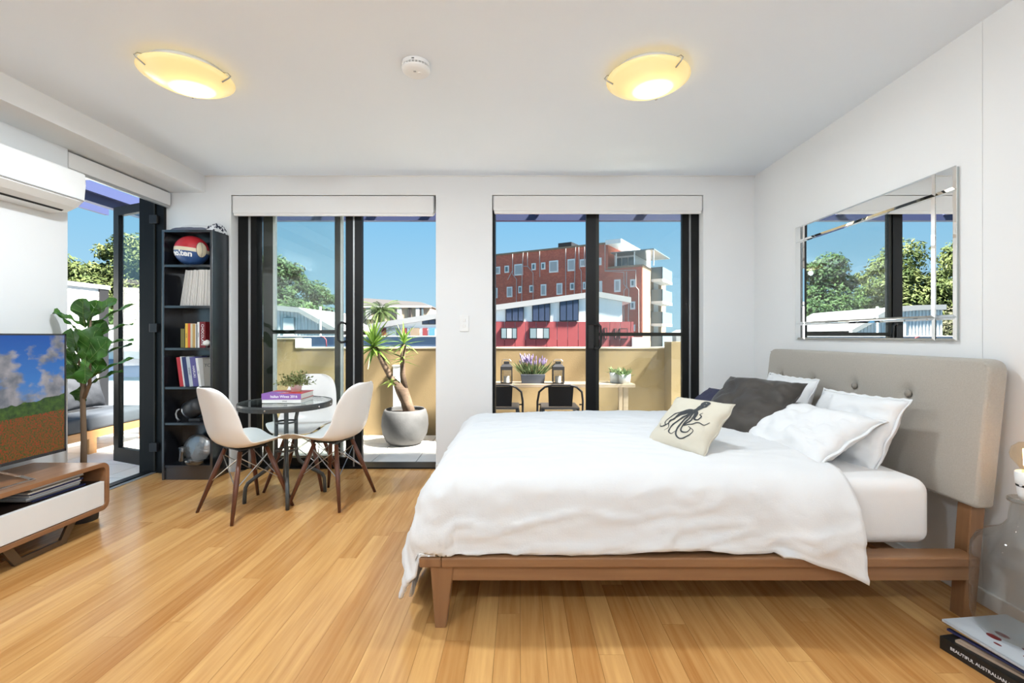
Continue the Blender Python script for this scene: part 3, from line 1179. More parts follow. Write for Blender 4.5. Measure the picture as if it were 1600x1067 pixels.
WP = 'white bed pillows'
pillow('pillow', 'plump white pillow leaning on the headboard behind another white pillow', 'pillow', (1.600, 2.28, .672), (.06, -1, .02), (.45, .05, .88), .52, .38, .16, 'pillow_white', 3, WP, .017, .07, seam=.012)
pillow('pillow', 'white pillow with frayed hem lying in front of the other pillows', 'pillow', (1.385, 2.255, .668), (.22, -.97, -.03), (.88, .2, .46), .49, .39, .16, 'pillow_white', 8, WP, .017, .07, seam=.016)
pillow('pillow', 'white pillow mostly hidden behind the dark brown velvet cushion', 'pillow', (1.640, 2.93, .690), (.02, -1, .0), (.40, .02, .9), .50, .40, .15, 'pillow_white', 5, WP, .015, .07, seam=.012)
pillow('pillow', 'white pillow lying flat against the mattress behind its neighbours', 'pillow', (1.53, 2.62, .640), (.05, -1, .0), (.93, .02, .36), .58, .38, .14, 'pillow_white', 12, WP, .015, .07)
pillow('cushion', 'dark navy cushion showing only a corner behind the octopus cushion', 'cushion', (1.22, 2.93, .675), (.35, -.93, 0), (.75, .35, .55), .40, .36, .11, 'navy_cloth', 21, None, .010, .06)
pillow('cushion', 'large dark brown velvet cushion leaning on white pillows', 'cushion', (1.285, 2.645, .718), (.45, -.89, 0), (.70, .35, .64), .49, .48, .18, 'velvet_brown', 31, None, .018, .07)
oc, ofr = pillow('cushion', 'small beige linen cushion printed with a grey octopus', 'cushion', (.812, 2.225, .705), (.55, -.83, 0), (.62, .41, .62), .325, .325, .11, 'linen_beige', 44, None, .006, .05)


def on_cushion(u, v, lift=.0016):
    """point on the printed face, u v in -1..1"""
    n = len(ofr) - 1
    fu, fv = (u + 1) / 2 * n, (v + 1) / 2 * n
    i, j = min(int(fu), n - 1), min(int(fv), n - 1)
    a, b_ = fu - i, fv - j
    p = ofr[j][i] * (1 - a) * (1 - b_) + ofr[j][i + 1] * a * (1 - b_) + ofr[j + 1][i] * (1 - a) * b_ + ofr[j + 1][i + 1] * a * b_
    return p + Vector((0, 0, lift))


def ribbon(mb, pts, w0, w1):
    L, Rr = [], []
    # resample smoothly
    sm = []
    for k in range(len(pts) - 1):
        p0 = Vector(pts[max(k - 1, 0)])
        p1, p2 = Vector(pts[k]), Vector(pts[k + 1])
        p3 = Vector(pts[min(k + 2, len(pts) - 1)])
        for s in range(6):
            t = s / 6
            sm.append(.5 * ((2 * p1) + (-p0 + p2) * t + (2 * p0 - 5 * p1 + 4 * p2 - p3) * t * t + (-p0 + 3 * p1 - 3 * p2 + p3) * t ** 3))
    sm.append(Vector(pts[-1]))
    for k, p in enumerate(sm):
        d = (sm[min(k + 1, len(sm) - 1)] - sm[max(k - 1, 0)]).normalized()
        nn = Vector((-d.y, d.x))
        wd = w0 + (w1 - w0) * k / (len(sm) - 1)
        L.append(on_cushion(*(p + nn * wd)))
        Rr.append(on_cushion(*(p - nn * wd)))
    mb.grid([L, Rr])


mb = MB()
ribbon(mb, [(.30, .74), (.33, .60), (.28, .46), (.20, .34), (.14, .26)], .10, .075)       # head
hd = [on_cushion(.315 + .13 * math.cos(a), .66 + .15 * math.sin(a), .0018) for a in [k * math.pi / 9 for k in range(18)]]
mb.add(hd, [tuple(range(18))])
arms = [
    [(.10, .30), (-.14, .22), (-.40, .02), (-.56, -.22), (-.50, -.36), (-.38, -.30)],
    [(.10, .28), (-.10, .12), (-.34, -.16), (-.52, -.42), (-.66, -.44), (-.72, -.34)],
    [(.12, .26), (-.04, .02), (-.20, -.28), (-.26, -.56), (-.12, -.66), (-.04, -.54)],
    [(.14, .26), (.04, -.04), (-.02, -.34), (.02, -.62), (.20, -.74), (.44, -.60), (.52, -.44), (.40, -.36)],
    [(.18, .26), (.16, .02), (.10, -.28), (.14, -.50), (.34, -.52), (.40, -.38), (.30, -.32)],
    [(.22, .28), (.28, .08), (.22, -.14), (.12, -.30), (.30, -.24), (.52, -.12), (.70, -.14), (.78, .02)],
    [(.20, .30), (.32, .18), (.34, -.02), (.46, -.04), (.50, .10), (.42, .16), (.46, .26)],
    [(.06, .30), (-.20, .10), (-.30, -.12), (-.44, -.24), (-.34, -.44), (-.42, -.58)],
]
for k, a in enumerate(arms):
    ribbon(mb, a, .040, .008)
pr = obj('octopus_print', mb, 'print_ink', oc, ws=False, recalc=False)
pr['label'] = 'grey octopus drawing'

# ------------------------------------------------------------------ mirror on the bed wall
MXW = XR
s_near, s_far = 2.105, 3.30
z_b, z_t = 1.102, 1.905
y_n, y_f = F * (XR - .02) / (1493 - CX), F * (XR - .02) / (1242 - CX)
z_t = PZ(258, y_n)
z_b = PZ(532.5, y_n)
t = thing('wall_mirror', 'large rectangular mirror with mirrored border strips above the headboard', 'mirror', (XR, (y_n + y_f) / 2, z_b))
obj('backing', MB().box(XR - .014, XR, y_n + .004, y_f - .004, z_b + .004, z_t - .004), 'mirror_edge', t)
BW = .105


def bevel_glass(name, y0, y1, z0, z1, th=.008, bv=.011):
    xf = XR - .014
    out = [(xf - .002, y0, z0), (xf - .002, y1, z0), (xf - .002, y1, z1), (xf - .002, y0, z1)]
    inn = [(xf - th, y0 + bv, z0 + bv), (xf - th, y1 - bv, z0 + bv), (xf - th, y1 - bv, z1 - bv), (xf - th, y0 + bv, z1 - bv)]
    bk = [(xf, y0, z0), (xf, y1, z0), (xf, y1, z1), (xf, y0, z1)]
    f = [(4, 5, 6, 7)] + [(i, (i + 1) % 4, 4 + (i + 1) % 4, 4 + i) for i in range(4)] + [(8 + i, 8 + (i + 1) % 4, (i + 1) % 4, i) for i in range(4)] + [(11, 10, 9, 8)]
    return obj(name, MB().add(out + inn + bk, f), 'mirror_silver', t)


g = .0015
bevel_glass('mirror_glass', y_n + BW + g, y_f - BW - g, z_b + BW + g, z_t - BW - g, th=.011)
for (a, b_) in ((y_n, y_n + BW), (y_f - BW, y_f)):
    bevel_glass('border_strip', a, b_, z_b + BW + g, z_t - BW - g)
    bevel_glass('border_corner', a, b_, z_b, z_b + BW)
    bevel_glass('border_corner', a, b_, z_t - BW, z_t)
for (a, b_) in ((z_b, z_b + BW), (z_t - BW, z_t)):
    bevel_glass('border_strip', y_n + BW + g, y_f - BW - g, a, b_)

# ------------------------------------------------------------------ dining chairs


def shell_chair(label, loc, face):
    """moulded plastic side chair on dowel legs; local +y is the way it faces"""
    t = thing('dining_chair', label, 'chair', (loc[0], loc[1], 0), (0, 0, math.atan2(face[1], face[0]) - math.pi / 2), group='white moulded chairs round the glass table')
    return t


def shell_mesh():
    prof = [(.225, .418), (.205, .438), (.15, .440), (.08, .432), (0, .424), (-.07, .422), (-.125, .432), (-.165, .462), (-.190, .510), (-.207, .570), (-.222, .640), (-.238, .710), (-.254, .770), (-.266, .806), (-.272, .818)]
    half = [.140, .185, .214, .232, .232, .230, .226, .220, .214, .208, .202, .190, .165, .120, .060]
    P = []
    NC = 16
    for k, ((y, z), hw) in enumerate(zip(prof, half)):
        tt = k / (len(prof) - 1)
        back = min(1, max(0, (k - 5) / 4))
        row = []
        for i in range(NC + 1):
            u = -1 + 2 * i / NC
            lift = abs(u) ** 2.6
            up = .052 * lift * (1 - back) * min(1, k / 2.5 + .25)
            fwd = .075 * lift * back * (1 if k < 11 else max(.25, 1 - (k - 10) * .16))
            bend = .03 * lift * (1 - abs(back - .5) * 2)
            row.append((u * hw, y + fwd + bend, z + up + bend * .6))
        P.append(row)
    return MB().grid(P)


def build_chair_parts(t):
    obj('seat_shell', shell_mesh(), 'chair_shell', t, smooth=True, ws=False, solid=.008, sub=1)
    tops, feet = {}, {}
    for sx in (-1, 1):
        for sy in (-1, 1):
            top = (sx * .088, .0 + sy * .085, .400)
            foot = (sx * .205, .0 + sy * .195 + (0.0), 0)
            tops[sx, sy], feet[sx, sy] = Vector(top), Vector(foot)
            lg = obj('leg', MB().tube([foot, Vector(foot).lerp(Vector(top), .55), top], [.0095, .0155, .0135], 12), 'walnut', t, smooth=True, ws=False)
            obj('leg_bracket', MB().tube([Vector(top).lerp(Vector(foot), .10) + Vector((0, 0, .0)), Vector(top) + Vector((0, 0, .012)), Vector((top[0] * .95, top[1] * .95, .426))], .0065, 6), 'dark_metal', lg, smooth=True, ws=False)
    for (a, b_) in (((-1, -1), (1, -1)), ((1, -1), (1, 1)), ((1, 1), (-1, 1)), ((-1, 1), (-1, -1))):
        pa, pb = tops[a].lerp(feet[a], .08), tops[b_].lerp(feet[b_], .52)
        pc, pd = tops[b_].lerp(feet[b_], .08), tops[a].lerp(feet[a], .52)
        obj('cross_brace', MB().tube([pa, pb], .0032, 6).tube([pc, pd], .0032, 6), 'steel', t, ws=False)
    obj('seat_mount', MB().box(-.095, .095, -.09, .09, .408, .416), 'dark_metal', t, ws=False)


proto = shell_chair('white shell chair with its back beside the bookcase', (-1.785, 3.030), (.33, .55))
build_chair_parts(proto)
c2 = copy_tree(proto)
c2.location = (-1.288, 3.215, 0)
c2.rotation_euler = (0, 0, math.atan2(.13, -.5) - math.pi / 2)
c2['label'] = 'white shell chair on the bed side of the glass table'
c3 = copy_tree(proto)
c3.location = (-1.655, 3.555, 0)
c3.rotation_euler = (0, 0, math.atan2(-.5, .04) - math.pi / 2)
c3['label'] = 'white shell chair behind the glass table against the door'

# ------------------------------------------------------------------ round glass table
TX, TY, TZ = -1.625, 3.235, .672
t = thing('bistro_table', 'small round glass topped table with black metal rim and bent legs', 'table', (TX, TY, 0))
TR = .297
obj('glass_top', MB().lathe([(0, TZ), (TR - .008, TZ), (TR - .008, TZ - .006), (0, TZ - .006)], 56, c=(TX, TY, 0)), 'table_glass', t)
rim = obj('rim', MB().lathe([(TR - .006, TZ + .003), (TR, TZ + .003), (TR + .003, TZ - .01), (TR, TZ - .036), (TR - .006, TZ - .036), (TR - .006, TZ + .003)], 56, c=(TX, TY, 0)), 'table_rim', t, smooth=False)
for a in (.1, 1.7, 3.2, 4.75, 5.9):
    obj('rivet', MB().lathe([(0, .004), (.004, .003), (.006, 0)], 8, c=(0, 0, 0)), 'chrome', rim, ws=False)
for k, rv in enumerate([c for c in rim.children]):
    a = (.1, 1.7, 3.2, 4.75, 5.9)[k]
    rv.location = ((TR + .002) * math.cos(a), (TR + .002) * math.sin(a), TZ - .018)
    rv.rotation_euler = (0, math.pi / 2, a)
foot_ang = [math.atan2(-.215, .115), math.atan2(.14, .225), math.atan2(.215, -.12), math.atan2(-.11, -.235)]
for a in foot_ang:
    c, s = math.cos(a), math.sin(a)
    pts = []
    for r_, z in ((.125, TZ - .03), (.070, TZ - .075), (.062, TZ - .12), (.062, .36), (.066, .30), (.085, .25), (.13, .205), (.19, .165), (.232, .135), (.246, .105), (.250, .06), (.252, 0.0)):
        pts.append((TX + r_ * c, TY + r_ * s, z))
    obj('leg', MB().tube(pts, .0125, 10), 'table_rim', t, smooth=True)
for z in (TZ - .14, .34):
    mb = MB().lathe([(.062, z - .006), (.068, z - .006), (.068, z + .006), (.062, z + .006), (.062, z - .006)], 28, c=(TX, TY, 0))
    obj('ring', mb, 'table_rim', t)
obj('umbrella_ring', MB().lathe([(TR * .2, TZ - .03), (TR * .2 + .05, TZ - .03), (TR * .2 + .05, TZ - .024), (TR * .2, TZ - .024)], 32, c=(TX, TY, 0)), 'table_rim', t)

mat('book_purple', (0.27, 0.12, 0.40), .5)
mat('book_red', (0.62, 0.03, 0.03), .4)
mat('book_pages', (0.80, 0.78, 0.72), .8, var=.05, vscale=120, stretch=(1, 1, 20))
mat('book_white', (0.75, 0.75, 0.72), .5)
mat('letter_white', (0.85, 0.85, 0.85), .6)
mat('letter_dark', (0.05, 0.05, 0.06), .6)
mat('letter_yellow', (0.80, 0.50, 0.08), .6)


def flat_book(name, label, c, rz, w, d, h, cover, spine, pages='book_pages', group=None, cat='book'):
    """closed book lying flat; local -y edge is the spine, c = centre of its underside"""
    t = thing(name, label, cat, c, (0, 0, rz), group=group)
    ct = .003
    obj('page_block', MB().box(-w / 2 + .003, w / 2 - .003, -d / 2 + .003, d / 2 - .004, ct, h - ct), pages, t, ws=False)
    obj('cover', MB().box(-w / 2, w / 2, -d / 2, d / 2, h - ct, h), cover, t, ws=False)
    obj('cover', MB().box(-w / 2, w / 2, -d / 2, d / 2, 0, ct), cover, t, ws=False)
    obj('spine', MB().box(-w / 2, w / 2, -d / 2 - .002, -d / 2 + .002, 0, h), spine, t, ws=False)
    return t


bz = TZ + .0032
tb = flat_book('book', 'white spined book at the bottom of the pile on the glass table', (TX + .012, TY + .01, bz), .02, .262, .20, .022, 'book_white', 'book_white')
text_mesh('WINE', .012, 'letter_dark', tb, frame_mtx((.02, -.1025, .011), (1, 0, 0), (0, 0, 1)))
tb = flat_book('book', 'thick red book with purple spine on the glass table', (TX + .008, TY + .015, bz + .0225), .03, .262, .21, .040, 'book_red', 'book_purple')
text_mesh('Italian Wines 2016', .024, 'letter_white', tb, frame_mtx((.018, -.1075, .020), (1, 0, 0), (0, 0, 1)), bold=.0004)
text_mesh('italian', .036, 'letter_white', tb, frame_mtx((-.02, -.04, .0404), (1, 0, 0), (0, 1, 0)))
text_mesh('wines', .036, 'letter_yellow', tb, frame_mtx((.05, .01, .0404), (1, 0, 0), (0, 1, 0)))
obj('cover_panel', MB().box(-.130, -.02, -.104, .02, .0401, .0405), 'book_purple', tb, ws=False)

# succulent on the books
sz_ = bz + .0628
t = thing('potted_succulent', 'small bushy succulent in a white pot standing on the red book', 'plant', (TX + .050, TY + .04, sz_))
obj('pot', MB().lathe([(0, 0), (.030, 0), (.040, .045), (.042, .055), (.038, .055), (.036, .048), (0, .046)], 24), 'plastic_white', t, smooth=True, ws=False)
obj('soil', MB().lathe([(0, .047), (.037, .047), (.036, .044)], 20), 'soil', t, ws=False)
mb = MB()
rs = random.Random(3)
for k in range(34):
    a = rs.uniform(0, 6.28)
    el = rs.uniform(.15, 1.3)
    L = rs.uniform(.06, .115)
    b0 = Vector((rs.uniform(-.02, .02), rs.uniform(-.02, .02), .046))
    d = Vector((math.cos(a) * math.cos(el) * 1.15, math.sin(a) * math.cos(el) * 1.15, math.sin(el) * .85))
    tip = b0 + d * L
    obj_pts = [b0, b0 + d * L * .5 + Vector((0, 0, .004)), tip]
    mb.tube(obj_pts, [.002, .0016, .0012], 5)
    for q in range(9):
        f_ = .45 + .55 * q / 8
        base = b0 + d * L * f_
        aa = q * 2.4
        x_ = d.orthogonal().normalized()
        y_ = d.normalized().cross(x_)
        ld = (x_ * math.cos(aa) + y_ * math.sin(aa) + d.normalized() * .8).normalized()
        lw = ld.cross(d).normalized() * .0062
        ll = .024 + .010 * rs.random()
        mb.add([base, base + ld * ll * .55 + lw, base + ld * ll, base + ld * ll * .55 - lw, base + ld * ll * .5 + d.normalized() * .003],
               [(0, 1, 4), (1, 2, 4), (2, 3, 4), (3, 0, 4)])
obj('foliage', mb, 'succulent_leaf', t, ws=False, recalc=False)
# ------------------------------------------------------------------ terrace
TF = -.02                       # terrace floor level
PY = 5.38                       # inner face of the parapet
tf = struct('terrace_floor', 'pale square terrace tiles outside the glass doors', MB().box(-5.0, 3.4, 1.2, PY + .2, TF - .2, TF - .012), 'grout')
um = MB().box(-.5, .5, -.5, .5, -1, 0)
tm = bpy.data.meshes.new('tile')
tm.from_pydata(um.v, [], um.f)
tm.materials.append(MATS['tile'])
TS = .405
ix = -5.0
while ix < 3.35:
    iy = PY
    while iy > 1.25:
        x1, y0 = min(ix + TS, 3.4), iy - TS
        inside = (ix > XL - WT - .22 and y0 < YB + .2)
        cy0 = y0
        if ix > XL - WT - .2 and y0 < YB + .18:
            cy0 = YB + .175
        cx1 = x1
        if iy <= YB + .18 and x1 > XL - WT + .02:
            cx1 = XL - WT + .02
        if cx1 - ix > .04 and iy - cy0 > .04 and cx1 > ix:
            if not (ix < -4.6 and iy < 3.0) and not ix > 2.6:
                p = bpy.data.objects.new('tile', tm)
                COL.objects.link(p)
                p.parent = tf
                p.location = ((ix + cx1) / 2, (iy + cy0) / 2, TF)
                p.scale = (cx1 - ix - .009, iy - cy0 - .009, .0118)
        iy -= TS
    ix += TS

par = struct('wall_parapet', 'tan rendered terrace parapet with pale coping')
XS = PX(462, PY)
obj('render_wall', MB().box(XS, 3.4, PY, PY + .16, TF - .1, PZ(543, PY) - .012), 'render_tan', par)
obj('coping', MB().box(XS, 3.4, PY - .006, PY + .17, PZ(543, PY) - .012, PZ(543, PY) + .004), 'coping_cream', par)
obj('raised_wall', MB().box(-4.05, XS, PY, PY + .16, TF - .1, PZ(530, PY)), 'render_tan', par)
obj('raised_coping', MB().box(-4.05, XS, PY - .006, PY + .17, PZ(530, PY), PZ(528, PY)), 'coping_cream', par)
obj('end_block', MB().box(XS, PX(476, PY), PY - .01, PY + .17, PZ(543, PY), PZ(529, PY)), 'trim_white', par)
obj('corner_return', MB().box(PX(1038, PY), PX(1085, PY), PY - .25, PY, TF - .1, PZ(534, PY - .2)), 'render_tan', par)

pg = thing('pergola', 'dark blue painted timber pergola beams over the terrace', 'pergola', (-.5, 5.4, 2.44), kind='structure')
obj('front_beam', MB().box(-4.2, 3.2, 5.36, 5.43, 2.462, 2.62), 'pergola_blue', pg)
obj('side_beam', MB().box(-4.25, -4.18, 1.8, 5.43, 2.44, 2.62), 'pergola_blue', pg)
k = 0
xr = PX(500, 5.36) - .62 * 4
while xr < 3.1:
    if xr > XL - WT:
        obj('rafter', MB().box(xr, xr + .045, YB + WT, 5.36, 2.52, 2.62), 'pergola_blue', pg)
    else:
        obj('rafter', MB().box(xr, xr + .045, 1.9, 5.36, 2.52, 2.62), 'pergola_blue', pg)
    xr += .62
for yr in (2.5, 3.3, 4.1):
    obj('rafter', MB().box(-4.18, XL - WT - .01, yr, yr + .045, 2.52, 2.62), 'white_paint', pg)

# ---- yucca in a round concrete pot
yx, yy = PX(633, 4.97), 4.97
t = thing('potted_yucca', 'branching yucca in a round grey concrete pot outside the open door', 'plant', (yx, yy, TF))
obj('pot', MB().lathe([(0, 0), (.15, 0), (.195, .035), (.232, .11), (.246, .20), (.240, .29), (.222, .355), (.205, .372), (.198, .365), (.205, .34), (.20, .325), (0, .325)], 44), 'pot_concrete', t, smooth=True, ws=False)
obj('soil', MB().lathe([(0, .335), (.203, .332), (.2, .30)], 30), 'soil', t, ws=False)


def yp(px, py, dy=0.0):
    Y = yy + dy
    return Vector((PX(px, Y) - yx, dy, PZ(py, Y) - TF))


tr = MB().tube([yp(641, 648), yp(634, 625), yp(628, 610), yp(622, 600)], [.062, .060, .066, .05], 14)
obj('trunk', tr, 'yucca_bark', t, smooth=True, ws=False)
obj('branch', MB().tube([yp(626, 606), yp(612, 592), yp(601, 572), yp(592, 553), yp(585, 543)], [.040, .032, .030, .030, .034], 12), 'yucca_bark', t, smooth=True, ws=False)
obj('branch', MB().tube([yp(632, 606), yp(629, 585), yp(629, 560), yp(631, 538)], [.038, .030, .026, .026], 12), 'yucca_bark', t, smooth=True, ws=False)
rs = random.Random(11)


def blade(L, wd, droop):
    """strap leaf along +x"""
    P = [[], [], []]
    n = 6
    for i in range(n + 1):
        s = i / n
        wv = wd * (1 - s ** 1.8) * (.75 + .5 * min(1, s * 3)) + .0008
        z = -droop * s * s
        P[0].append((L * s, -wv, z + wv * .35))
        P[1].append((L * s, 0, z))
        P[2].append((L * s, wv, z + wv * .35))
    return MB().grid(P)


bl = [blade(.33, .016, .05), blade(.27, .015, .02), blade(.20, .010, .10)]
blm = []
for b_ in bl:
    me = bpy.data.meshes.new('leaf')
    me.from_pydata(b_.v, [], b_.f)
    me.materials.append(MATS['yucca_leaf'])
    blm.append(me)


def rosette(c, n, up, elmin, elmax, meshes, sc=1.0):
    for k in range(n):
        a = k * 2.39996
        f_ = k / n
        el = elmin + (elmax - elmin) * f_ ** .8
        o = bpy.data.objects.new('leaf', meshes[rs.randrange(len(meshes))])
        COL.objects.link(o)
        o.parent = t
        o.location = c + Vector((0, 0, .05 * f_ - .03))
        o.rotation_euler = (rs.uniform(-.3, .3), -el, a)
        q = sc * rs.uniform(.75, 1.1)
        o.scale = (q, q, q)


rosette(yp(584, 540), 60, 1, -.75, 1.5, blm[:2], 1.0)
rosette(yp(631, 536), 28, 1, -.5, 1.5, blm[1:], .95)
rosette(yp(629, 560), 12, 1, -.25, .5, blm[1:], .72)
rosette(yp(612, 596, -.04), 12, 1, -.25, .7, blm[1:], .72)

t = thing('downpipe', 'white square downpipe on the tan parapet behind the yucca', 'pipe', (PX(619, PY), PY, TF))
obj('pipe', MB().box(PX(613.5, PY - .07), PX(624.5, PY - .07), PY - .06, PY - .0, TF, PZ(571, PY)), 'white_paint', t, bevel=.004)
obj('pipe_cap', MB().box(PX(612.5, PY - .07), PX(625.5, PY - .07), PY - .066, PY, PZ(572, PY), PZ(570, PY)), 'plastic_grey', t)

# ---- bar table with lanterns and planters
TY0, TY1, TTZ = 4.98, 5.30, .612
tx0, tx1 = PX(690, 5.0), PX(992, 5.0)
t = thing('terrace_table', 'narrow weathered timber table along the tan parapet', 'table', ((tx0 + tx1) / 2, 5.14, TF))
for k in range(3):
    obj('plank', MB().box(tx0, tx1, TY0 + k * .108, TY0 + k * .108 + .104, TTZ - .035, TTZ), 'table_plank', t, bevel=.003)
for lx in (tx0 + .08, tx1 - .12):
    for ly in (TY0 + .03, TY1 - .06):
        obj('leg', MB().box(lx, lx + .05, ly, ly + .05, TF, TTZ - .035), 'table_plank', t)


def lantern(px, y, label):
    x = PX(px, y)
    s = F / y
    t = thing('lantern', label, 'lantern', (x, y, TTZ + .0005), group='black metal lanterns on the terrace table')
    hw = .058
    obj('base', MB().box(-hw, hw, -hw, hw, 0, .012), 'dark_metal', t, ws=False)
    for sx in (-1, 1):
        for sy in (-1, 1):
            obj('post', MB().box(sx * hw - .005, sx * hw + .005, sy * hw - .005, sy * hw + .005, .012, .178), 'dark_metal', t, ws=False)
    obj('top_plate', MB().box(-hw - .006, hw + .006, -hw - .006, hw + .006, .150, .185), 'dark_metal', t, ws=False)
    obj('roof', MB().hexa([(-hw - .006, -hw - .006, .185), (hw + .006, -hw - .006, .185), (hw + .006, hw + .006, .185), (-hw - .006, hw + .006, .185),
                           (-.034, -.034, .212), (.034, -.034, .212), (.034, .034, .212), (-.034, .034, .212)]), 'dark_metal', t, ws=False)
    obj('chimney', MB().box(-.030, .030, -.030, .030, .212, .240), 'dark_metal', t, ws=False)
    obj('handle', MB().tube([(-.045, 0, .20), (-.05, 0, .245), (-.03, 0, .262), (.03, 0, .262), (.05, 0, .245), (.045, 0, .20)], .003, 6), 'steel', t, ws=False)
    for k, (ax, pos) in enumerate((('x', -1), ('x', 1), ('y', -1), ('y', 1))):
        m_ = MB().box(-hw + .006, hw - .006, pos * hw - .001, pos * hw + .001, .012, .150) if ax == 'y' else MB().box(pos * hw - .001, pos * hw + .001, -hw + .006, hw - .006, .012, .150)
        obj('pane', m_, 'clear_glass', t, ws=False)
    obj('candle', MB().lathe([(0, .012), (.032, .012), (.032, .078), (.028, .08), (0, .078)], 20), 'trim_white', t, smooth=False, ws=False)
    return t


lantern(791.5, 5.05, 'black lantern beside the door jamb end of the lavender planter')
lantern(872, 5.05, 'black lantern between the lavender planter and the sliding door leaf')
lx, ly = PX(832.5, 5.08), 5.08
t = thing('lavender_planter', 'slate grey box planter of flowering lavender between two lanterns', 'plant', (lx, ly, TTZ + .0005))
obj('box', MB().hexa([(-.122, -.05, 0), (.122, -.05, 0), (.122, .05, 0), (-.122, .05, 0), (-.134, -.056, .100), (.134, -.056, .100), (.134, .056, .100), (-.134, .056, .100)]), 'blue_wall', t, ws=False, bevel=.004)
MATS['slate_box'] = mat('slate_box', (.06, .07, .09), .7)
t.children[0].data.materials[0] = MATS['slate_box']
obj('soil', MB().box(-.128, .128, -.05, .05, .094, .102), 'soil', t, ws=False)
mbs, mbf = MB(), MB()
for k in range(120):
    b0 = Vector((rs.uniform(-.12, .12), rs.uniform(-.04, .04), .098))
    lean = Vector((b0.x * 1.0 + rs.uniform(-.06, .06), rs.uniform(-.06, .06), 0))
    hgt = rs.uniform(.07, .16)
    tip = b0 + lean * (hgt / .12) + Vector((0, 0, hgt))
    sd_ = Vector((rs.uniform(-1, 1), rs.uniform(-1, 1), 0)).normalized() * .005
    mbs.add([b0 - sd_, b0 + sd_, b0.lerp(tip, .6) + sd_ * 1.2, tip, b0.lerp(tip, .6) - sd_ * 1.2], [(0, 1, 2, 4), (4, 2, 3)])
for k in range(46):
    b0 = Vector((rs.uniform(-.10, .10), rs.uniform(-.035, .035), .1))
    tip = b0 + Vector((b0.x * .5 + rs.uniform(-.03, .03), rs.uniform(-.03, .03), rs.uniform(.14, .225)))
    mbs.tube([b0, tip], .0015, 4)
    d = (tip - b0).normalized()
    mbf.tube([tip - d * .05, tip - d * .03, tip - d * .01, tip + d * .008], [.003, .008, .007, .002], 6)
obj('leaves', mbs, 'herb_leaf', t, ws=False, recalc=False, kind='stuff')
obj('flower_spikes', mbf, 'lavender_petal', t, ws=False, kind='stuff')


def white_pot(px, y, label, r, h):
    t = thing('potted_herb', label, 'plant', (PX(px, y), y, TTZ + .0005), group='white pots on the terrace table')
    obj('pot', MB().lathe([(0, 0), (r * .86, 0), (r, h), (r - .006, h), (r - .01, h - .02), (0, h - .02)], 26), 'plastic_white', t, smooth=True, ws=False)
    mb = MB()
    for k in range(70):
        a, rr = rs.uniform(0, 6.28), rs.uniform(0, r * .7)
        b0 = Vector((rr * math.cos(a), rr * math.sin(a), h - .02))
        el = rs.uniform(.3, 1.4)
        d = Vector((math.cos(a) * math.cos(el), math.sin(a) * math.cos(el), math.sin(el)))
        L = rs.uniform(.05, .12)
        sd_ = d.cross(Vector((0, 0, 1))).normalized() * .011
        c = b0 + d * L
        mb.add([b0, b0 + d * L * .6 + sd_, c - Vector((0, 0, .01)), b0 + d * L * .6 - sd_], [(0, 1, 2, 3)])
    obj('foliage', mb, 'herb_leaf', t, ws=False, recalc=False, kind='stuff')


white_pot(961, 5.17, 'white pot of leafy herbs, rear of the pair on the terrace table', .062, .11)
white_pot(976, 5.06, 'white pot of leafy herbs, front of the pair on the terrace table', .066, .10)


def metal_chair(px, label, first=None):
    y = 4.70
    x = PX(px, y)
    if first is not None:
        c = copy_tree(first)
        c.location = (x, y, TF)
        c['label'] = label
        return c
    t = thing('metal_armchair', label, 'chair', (x, y, TF), group='black metal armchairs at the terrace table')
    zt = PZ(601, y - .12) - TF
    w_ = .225
    arc = [(-w_, -.05, 0), (-w_, -.06, .30), (-w_, -.10, .50), (-w_ + .015, -.13, zt - .07), (-w_ + .07, -.155, zt - .02), (-.09, -.17, zt), (.09, -.17, zt), (w_ - .07, -.155, zt - .02), (w_ - .015, -.13, zt - .07), (w_, -.10, .50), (w_, -.06, .30), (w_, -.05, 0)]
    obj('hoop_frame', MB().tube(arc, .011, 8), 'dark_metal', t, smooth=True, ws=False)
    obj('back_panel', MB().hexa([(-.115, -.125, .455), (.115, -.125, .455), (.115, -.119, .455), (-.115, -.119, .455), (-.125, -.172, zt - .012), (.125, -.172, zt - .012), (.125, -.166, zt - .012), (-.125, -.166, zt - .012)]), 'dark_metal', t, ws=False)
    obj('seat', MB().box(-.19, .19, -.14, .23, .425, .445), 'dark_metal', t, bevel=.012, ws=False)
    for sx in (-1, 1):
        obj('leg', MB().bar((sx * .17, .20, .425), (sx * .215, .25, 0), .03, .02), 'dark_metal', t, ws=False)
        obj('leg', MB().bar((sx * .17, -.12, .425), (sx * .20, -.19, 0), .03, .02), 'dark_metal', t, ws=False)
        obj('arm_stay', MB().bar((sx * .19, -.10, .47), (sx * .225, -.09, .47), .012, .012), 'dark_metal', t, ws=False)
    return t


mc = metal_chair(782, 'black metal armchair half hidden by the door jamb at the terrace table')
metal_chair(874, 'black metal armchair in full view at the terrace table', mc)

